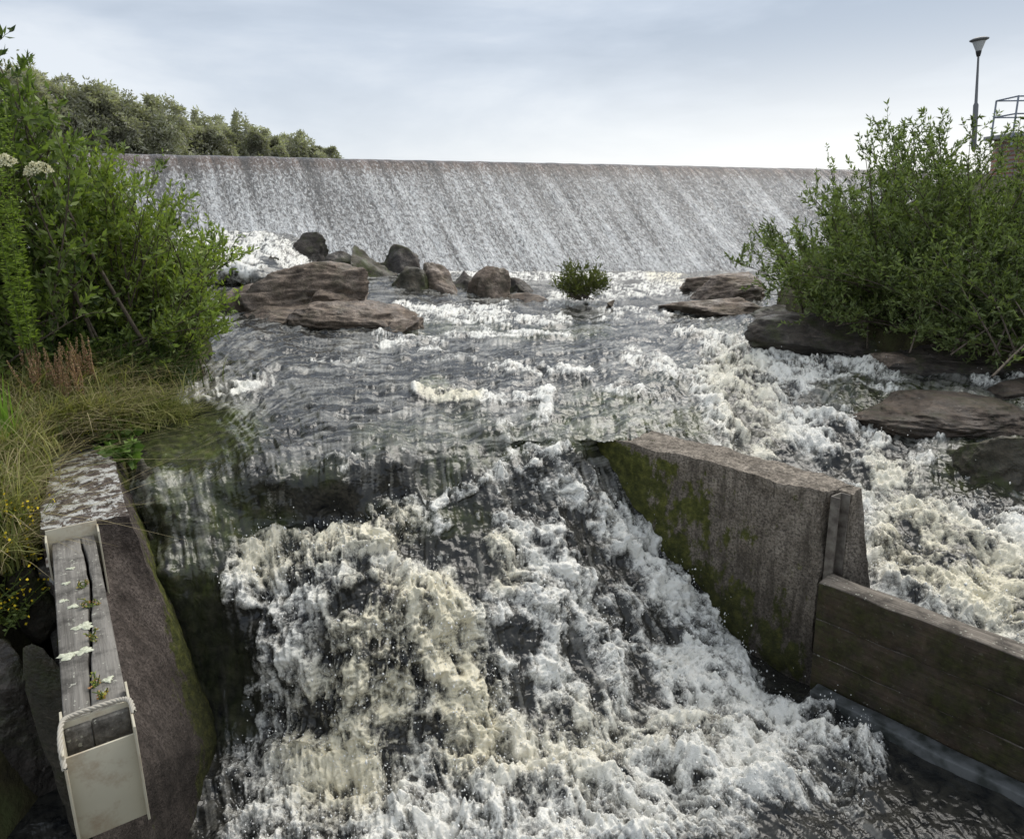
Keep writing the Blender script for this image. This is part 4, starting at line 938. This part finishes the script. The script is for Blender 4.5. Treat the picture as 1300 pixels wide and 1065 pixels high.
GD = [bp(x, y, -1.33, .16) for x, y in [(20, 480), (70, 475), (120, 480), (160, 480), (190, 490), (60, 455), (130, 455), (0, 460)]]
grass('dark green tall herbs and grass under the left bushes', 5000, GD, 44, .42, leafmat('dark_grass', (.02, .035, .012), (.09, .14, .035), .3), wd=.007, name='undergrowth')
# iris clump
r = np.random.default_rng(5); b = PG(14, 575)
grassI = grass('x', 26, [(*b, .03)], 46, .62, leafmat('iris_leaf', (.14, .24, .03), (.27, .42, .07), .35), wd=.008, name='iris', lean=.10)
del grassI['kind']; tag(grassI, 'clump of long bright green iris leaves at the left edge', 'plant')
def herb(name, label, base, H, seed, nst=9, nl=22, leaf=(.07, .017), m=None, spread=.12, cat='plant', group=None, drop=.0, lmin=.15):
    r = np.random.default_rng(seed); base = np.asarray(base, float); e = base + np.c_[r.normal(size=(nst, 2))*spread*1.5, H*r.uniform(.65, 1.0, nst)]
    A0 = base + np.c_[r.normal(size=(nst, 2))*spread*.5, np.zeros(nst)]; S = bez(A0, (A0+e)/2 + r.normal(size=(nst, 3))*.02, e, 8)
    root = thing(name, label, cat, tuple(base), group); V, F = tubes(S, .004*np.linspace(1, .4, 8)[None]*np.ones((nst, 1)), 4)
    mk('stems', V - base, F, mat('green_stem', lambda t: pbr(t, (.09, .12, .03), .7)), root, True)
    t = r.uniform(lmin, 1, (nst, nl)); k = np.clip((t*7).astype(int), 0, 6); f = (t*7-k)[..., None]; P = (S[np.arange(nst)[:, None], k]*(1-f) + S[np.arange(nst)[:, None], k+1]*f).reshape(-1, 3)
    D = r.normal(size=P.shape)*[1, 1, .35] + [0, 0, .2-drop]; sz = (1.25-.8*t.ravel())*r.uniform(.7, 1.2, len(P))
    V, F = leaves(P, D, leaf[0]*sz, leaf[1]*sz, r); mk('leaves', V - base, F, m or M_leafD, root, attrs={'tone': np.repeat(np.clip(r.normal(.5, .25, len(P)), 0, 1), 5)})
    return root, S[:, -1]
hs = [(20, 470, .75), (60, 465, .8), (100, 470, .75), (135, 470, .7), (160, 480, .6), (0, 440, .9), (85, 440, .8), (120, 440, .7), (40, 490, .45), (150, 490, .42), (175, 490, .38), (-30, 470, .9), (0, 500, .5), (25, 440, .9), (75, 490, .45), (110, 490, .45), (140, 450, .65), (165, 455, .6), (195, 475, .4), (-20, 430, 1.0), (50, 425, 1.0), (190, 455, .5)]
for i, (x, y, H) in enumerate(hs):
    herb('nettle_plant', 'leafy dark green herb in the dense undergrowth below the left bushes', PG(x, y), H*.8, 60+i, 12, 34, (.085, .022), M_leafD, .14, group='leafy herbs under the left bushes', drop=.3)
# tall green spike
bs = PG(48, 520); rr, tips = herb('tall_weed', 'tall narrow bright green weed spike rising past the left bush', bs, PY(50, 62, bs[1])[2]-bs[2], 91, 9, 260, (.05, .006), leafmat('lime_leaf', (.12, .19, .025), (.36, .46, .08), .4), .045, lmin=.25)
# dry sorrel heads
M_seed = leafmat('dry_seed', (.26, .14, .09), (.62, .42, .28), .25, .9)
for i, (x, y) in enumerate([(52, 505), (75, 512), (92, 515), (100, 500), (115, 505), (60, 520), (85, 525), (122, 500), (45, 495), (108, 520)]):
    herb('dry_sorrel', 'dry reddish brown seed stalk standing in the grass of the left bank', PG(x, y+10), .48, 120+i, 5, 150, (.017, .008), M_seed, .03, group='dry seed stalks on the left bank', lmin=.5)
# elder flowers
M_fl = mat('cream_flower', lambda t: pbr(t, (.75, .72, .5), .8))
def umbel(px, py, y, rad, label, seed):
    r = np.random.default_rng(seed); c = PY(px, py, y); n = 700; a = r.uniform(0, 2*np.pi, n); q = np.sqrt(r.uniform(0, 1, n))*rad
    clx = perlin(np.stack([a*2, q*40, a*0], -1), seed)*.02; P = c + np.c_[q*np.cos(a), q*np.sin(a)*.6, -.5*q**2/rad*1.2 + clx*.8 + .25*q*np.sin(a)]
    V, F = leaves(P, r.normal(size=(n, 3)), .011, .005, r)
    root = thing('elder_flower', label, 'flower', tuple(c)); mk('petals', V-c, F, M_fl, root)
    S = np.stack([np.stack([c + [0, .05, -.22], c + [0, .02, -.08], c + [rad*.7*math.cos(t), rad*.5*math.sin(t), -.01]]) for t in np.linspace(0, 6, 9)])
    V, F = tubes(S, np.full((9, 3), .0025), 4); mk('stalks', V-c, F, MATS['green_stem'], root, True)
umbel(47, 207, 4.35, .085, 'cream flat-topped elder flower head beside the tall green weed spike', 1)
umbel(4, 198, 4.35, .07, 'cream elder flower head at the very left edge of the photo', 2)
# yellow flowers
M_yel = mat('yellow_flower', lambda t: pbr(t, (.78, .58, .03), .7))
def yellow(px, py, h, seed, n=60, s=.07, H=.2, lab='small yellow flowers', loc_=None):
    r = np.random.default_rng(seed); b = PG(px, py); root, tips = herb('yellow_flower_plant', lab, b, H, seed, 9, 14, (.03, .007), M_leafL, s, group='yellow flower plants on the left bank')
    c = tips[r.integers(0, len(tips), n)] + r.normal(size=(n, 3))*[.02, .02, .035]; V, F = leaves(c, r.normal(size=(n, 3)), .016, .007, r); mk('blossom', V-b, F, M_yel, root)
for i, (x, y, h) in enumerate([(8, 670, -1.50), (22, 690, -1.55), (12, 715, -1.6), (26, 735, -1.65), (5, 745, -1.65), (10, 780, -1.75), (30, 668, -1.5), (90, 580, -1.45), (2, 700, -1.55), (18, 770, -1.7)]):
    yellow(x, y+18, h, 160+i, lab='yellow flowering plant among the grass left of the weathered beam' if y > 600 else 'small yellow flowers at the far end of the lichened wall')
for i, (x, y) in enumerate([(112, 535), (128, 530), (120, 545), (138, 540)]):
    b = PG(x, y+8); herb('bedstraw', 'haze of tiny yellow-green flowers in the grass by the still water', b, .2, 180+i, 10, 70, (.012, .004), leafmat('bedstraw_flower', (.22, .2, .03), (.5, .42, .05), .2), .07, group='bedstraw plants on the left bank')
# broad leaves at the wall end
for i, (x, y, l) in enumerate([(150, 570, 'broad-leaved bright green plant at the far right corner of the lichened wall'), (165, 585, 'low broad-leaved plant hanging over the still water beside the wall'), (140, 555, 'broad-leaved plant in the grass at the far end of the lichened wall')]):
    herb('burdock', l, PH(x, y, -1.53), .16, 190+i, 7, 9, (.11, .034), leafmat('burdock_leaf', (.08, .14, .03), (.22, .34, .08), .35), .05)
# stonecrop in the crack
M_sc = leafmat('stonecrop_leaf', (.55, .2, .1), (.5, .62, .12), .3)
for i, (x, y, l) in enumerate([(112, 770, 'tiny yellow-red stonecrop in the crack near the middle of the weathered beam'), (107, 745, 'tiny yellow plant in the crack in the farther half of the weathered beam'), (117, 812, 'tiny orange stonecrop between the two lichen patches on the weathered beam'), (123, 870, 'tiny green and red plant in the crack close to the steel pocket'), (127, 885, 'tiny pink-stemmed plant in the crack nearest to the steel pocket')]):
    herb('stonecrop', l, PH(x, y, -1.5), .035, 220+i, 5, 10, (.012, .0035), M_sc, .009)

# ------------------------------------------------------------------ lamp, railing, brick building
def lathe(prof, sides=20):
    p = np.array(prof, float); a = np.arange(sides)*2*np.pi/sides
    V = np.stack([p[:, None, 0]*np.cos(a), p[:, None, 0]*np.sin(a), np.broadcast_to(p[:, None, 1], (len(p), sides))], -1).reshape(-1, 3)
    i = np.arange(len(p)*sides).reshape(len(p), sides); n = np.roll(i, -1, 1); return V, np.stack([i[:-1], n[:-1], n[1:], i[1:]], -1).reshape(-1, 4)
yb = 24.0; lb_ = PY(1236, 190, yb); lt = PY(1243, 47, yb); H = lt[2]-lb_[2]
lampo = thing('street_lamp', 'tall slim grey street lamp with a funnel-shaped glass head', 'street lamp', tuple(lb_))
M_pole = mat('lamp_grey', lambda t: pbr(t, (.17, .175, .18), .5, metal=.3))
m = MB(); V, F = lathe([(.075, 0), (.075, 1.35), (.045, 1.42), (.03, H-.75), (.03, H-.55)], 12); m.add(V, F); m.obj('pole', M_pole, lampo, True)
m = MB(); V, F = lathe([(.05, H-.56), (.075, H-.46), (.085, H-.4), (.0, H-.4)], 16); m.add(V, F); m.obj('collar', mat('lamp_dark', lambda t: pbr(t, (.03, .03, .03), .5)), lampo, True)
m = MB(); V, F = lathe([(.08, H-.4), (.19, H-.12)], 20); m.add(V, F); m.obj('glass', mat('lamp_glass', lambda t: pbr(t, (.55, .57, .58), .2, spec=.6)), lampo, True)
m = MB(); V, F = lathe([(.19, H-.125), (.26, H-.09), (.27, H-.06), (.15, H-.01), (.0, H)], 24); m.add(V, F); m.obj('cap', M_pole, lampo, True)
lampo.rotation_euler = (0, -.10 + 0, 0)
lampo.rotation_euler = (0, -.09, 0)
# brick abutment building with flat roof
def brick(t):
    v = wpos(t); br = N(t, 'ShaderNodeTexBrick'); tc = N(t, 'ShaderNodeTexCoord'); mp = N(t, 'ShaderNodeMapping'); mp.inputs['Rotation'].default_value = (R_(90), 0, 0); t.links.new(tc.outputs['Object'], mp.inputs[0]); t.links.new(mp.outputs[0], br.inputs['Vector'])
    br.inputs['Color1'].default_value = (.22, .1, .07, 1); br.inputs['Color2'].default_value = (.3, .15, .1, 1); br.inputs['Mortar'].default_value = (.25, .22, .2, 1); br.inputs['Scale'].default_value = 4
    return pbr(t, br.outputs[0], .9)
yb2 = 21.5; c = PY(1290, 168, yb2); wt_ = c[2]
bd = thing('brick_building', 'low brick building with a grey roof slab behind the big right bush', 'building', (c[0]+3, c[1]+2, EZ+HC))
m = MB(); m.box((0, -1.3, (wt_-.12-EZ-HC)/2-1), (1, 0, 0), (0, 1, 0), (0, 0, 1), 2.75, .6, (wt_-.12-EZ-HC)/2+1); m.obj('wall', mat('red_brick', brick), bd)
m = MB(); m.box((0, -1.3, wt_-.06-EZ-HC), (1, 0, 0), (0, 1, 0), (0, 0, 1), 3.0, .75, .059); m.obj('roof', mat('grey_slab', lambda t: pbr(t, ramp(t, noise(t, wpos(t), 6), [(.3, .25), (.7, .42)]), .85)), bd, bevel=.01)
ra = thing('railing', 'grey tube railing on the roof edge at the right edge of the photo', 'railing', (c[0], c[1], wt_))
M_rail = mat('railing_grey', lambda t: pbr(t, (.26, .29, .34), .45, metal=.4))
pts = [(-.0, 0), (1.4, 0), (2.8, 0), (4.2, 0)]; Hh = .98
p0 = np.array([-.05, .0, 0])
for x, y_ in [(-.05, .05), (1.45, .05), (2.95, .05), (-.05, 1.0), (1.45, 1.0), (2.95, 1.0)]:
    m = MB(); m.tube([(x, y_, -.35 if x < 0 else 0), (x, y_, Hh)], .026, 8); m.obj('post', M_rail, ra, True)
for z in (Hh, Hh*.52):
    m = MB(); m.tube([(-.05, .05, z), (4.5, .05, z)], .024, 8); m.tube([(-.05, 1.0, z), (4.5, 1.0, z)], .024, 8); m.tube([(-.05, .05, z), (-.05, 1.0, z)], .024, 8); m.obj('rail', M_rail, ra, True)
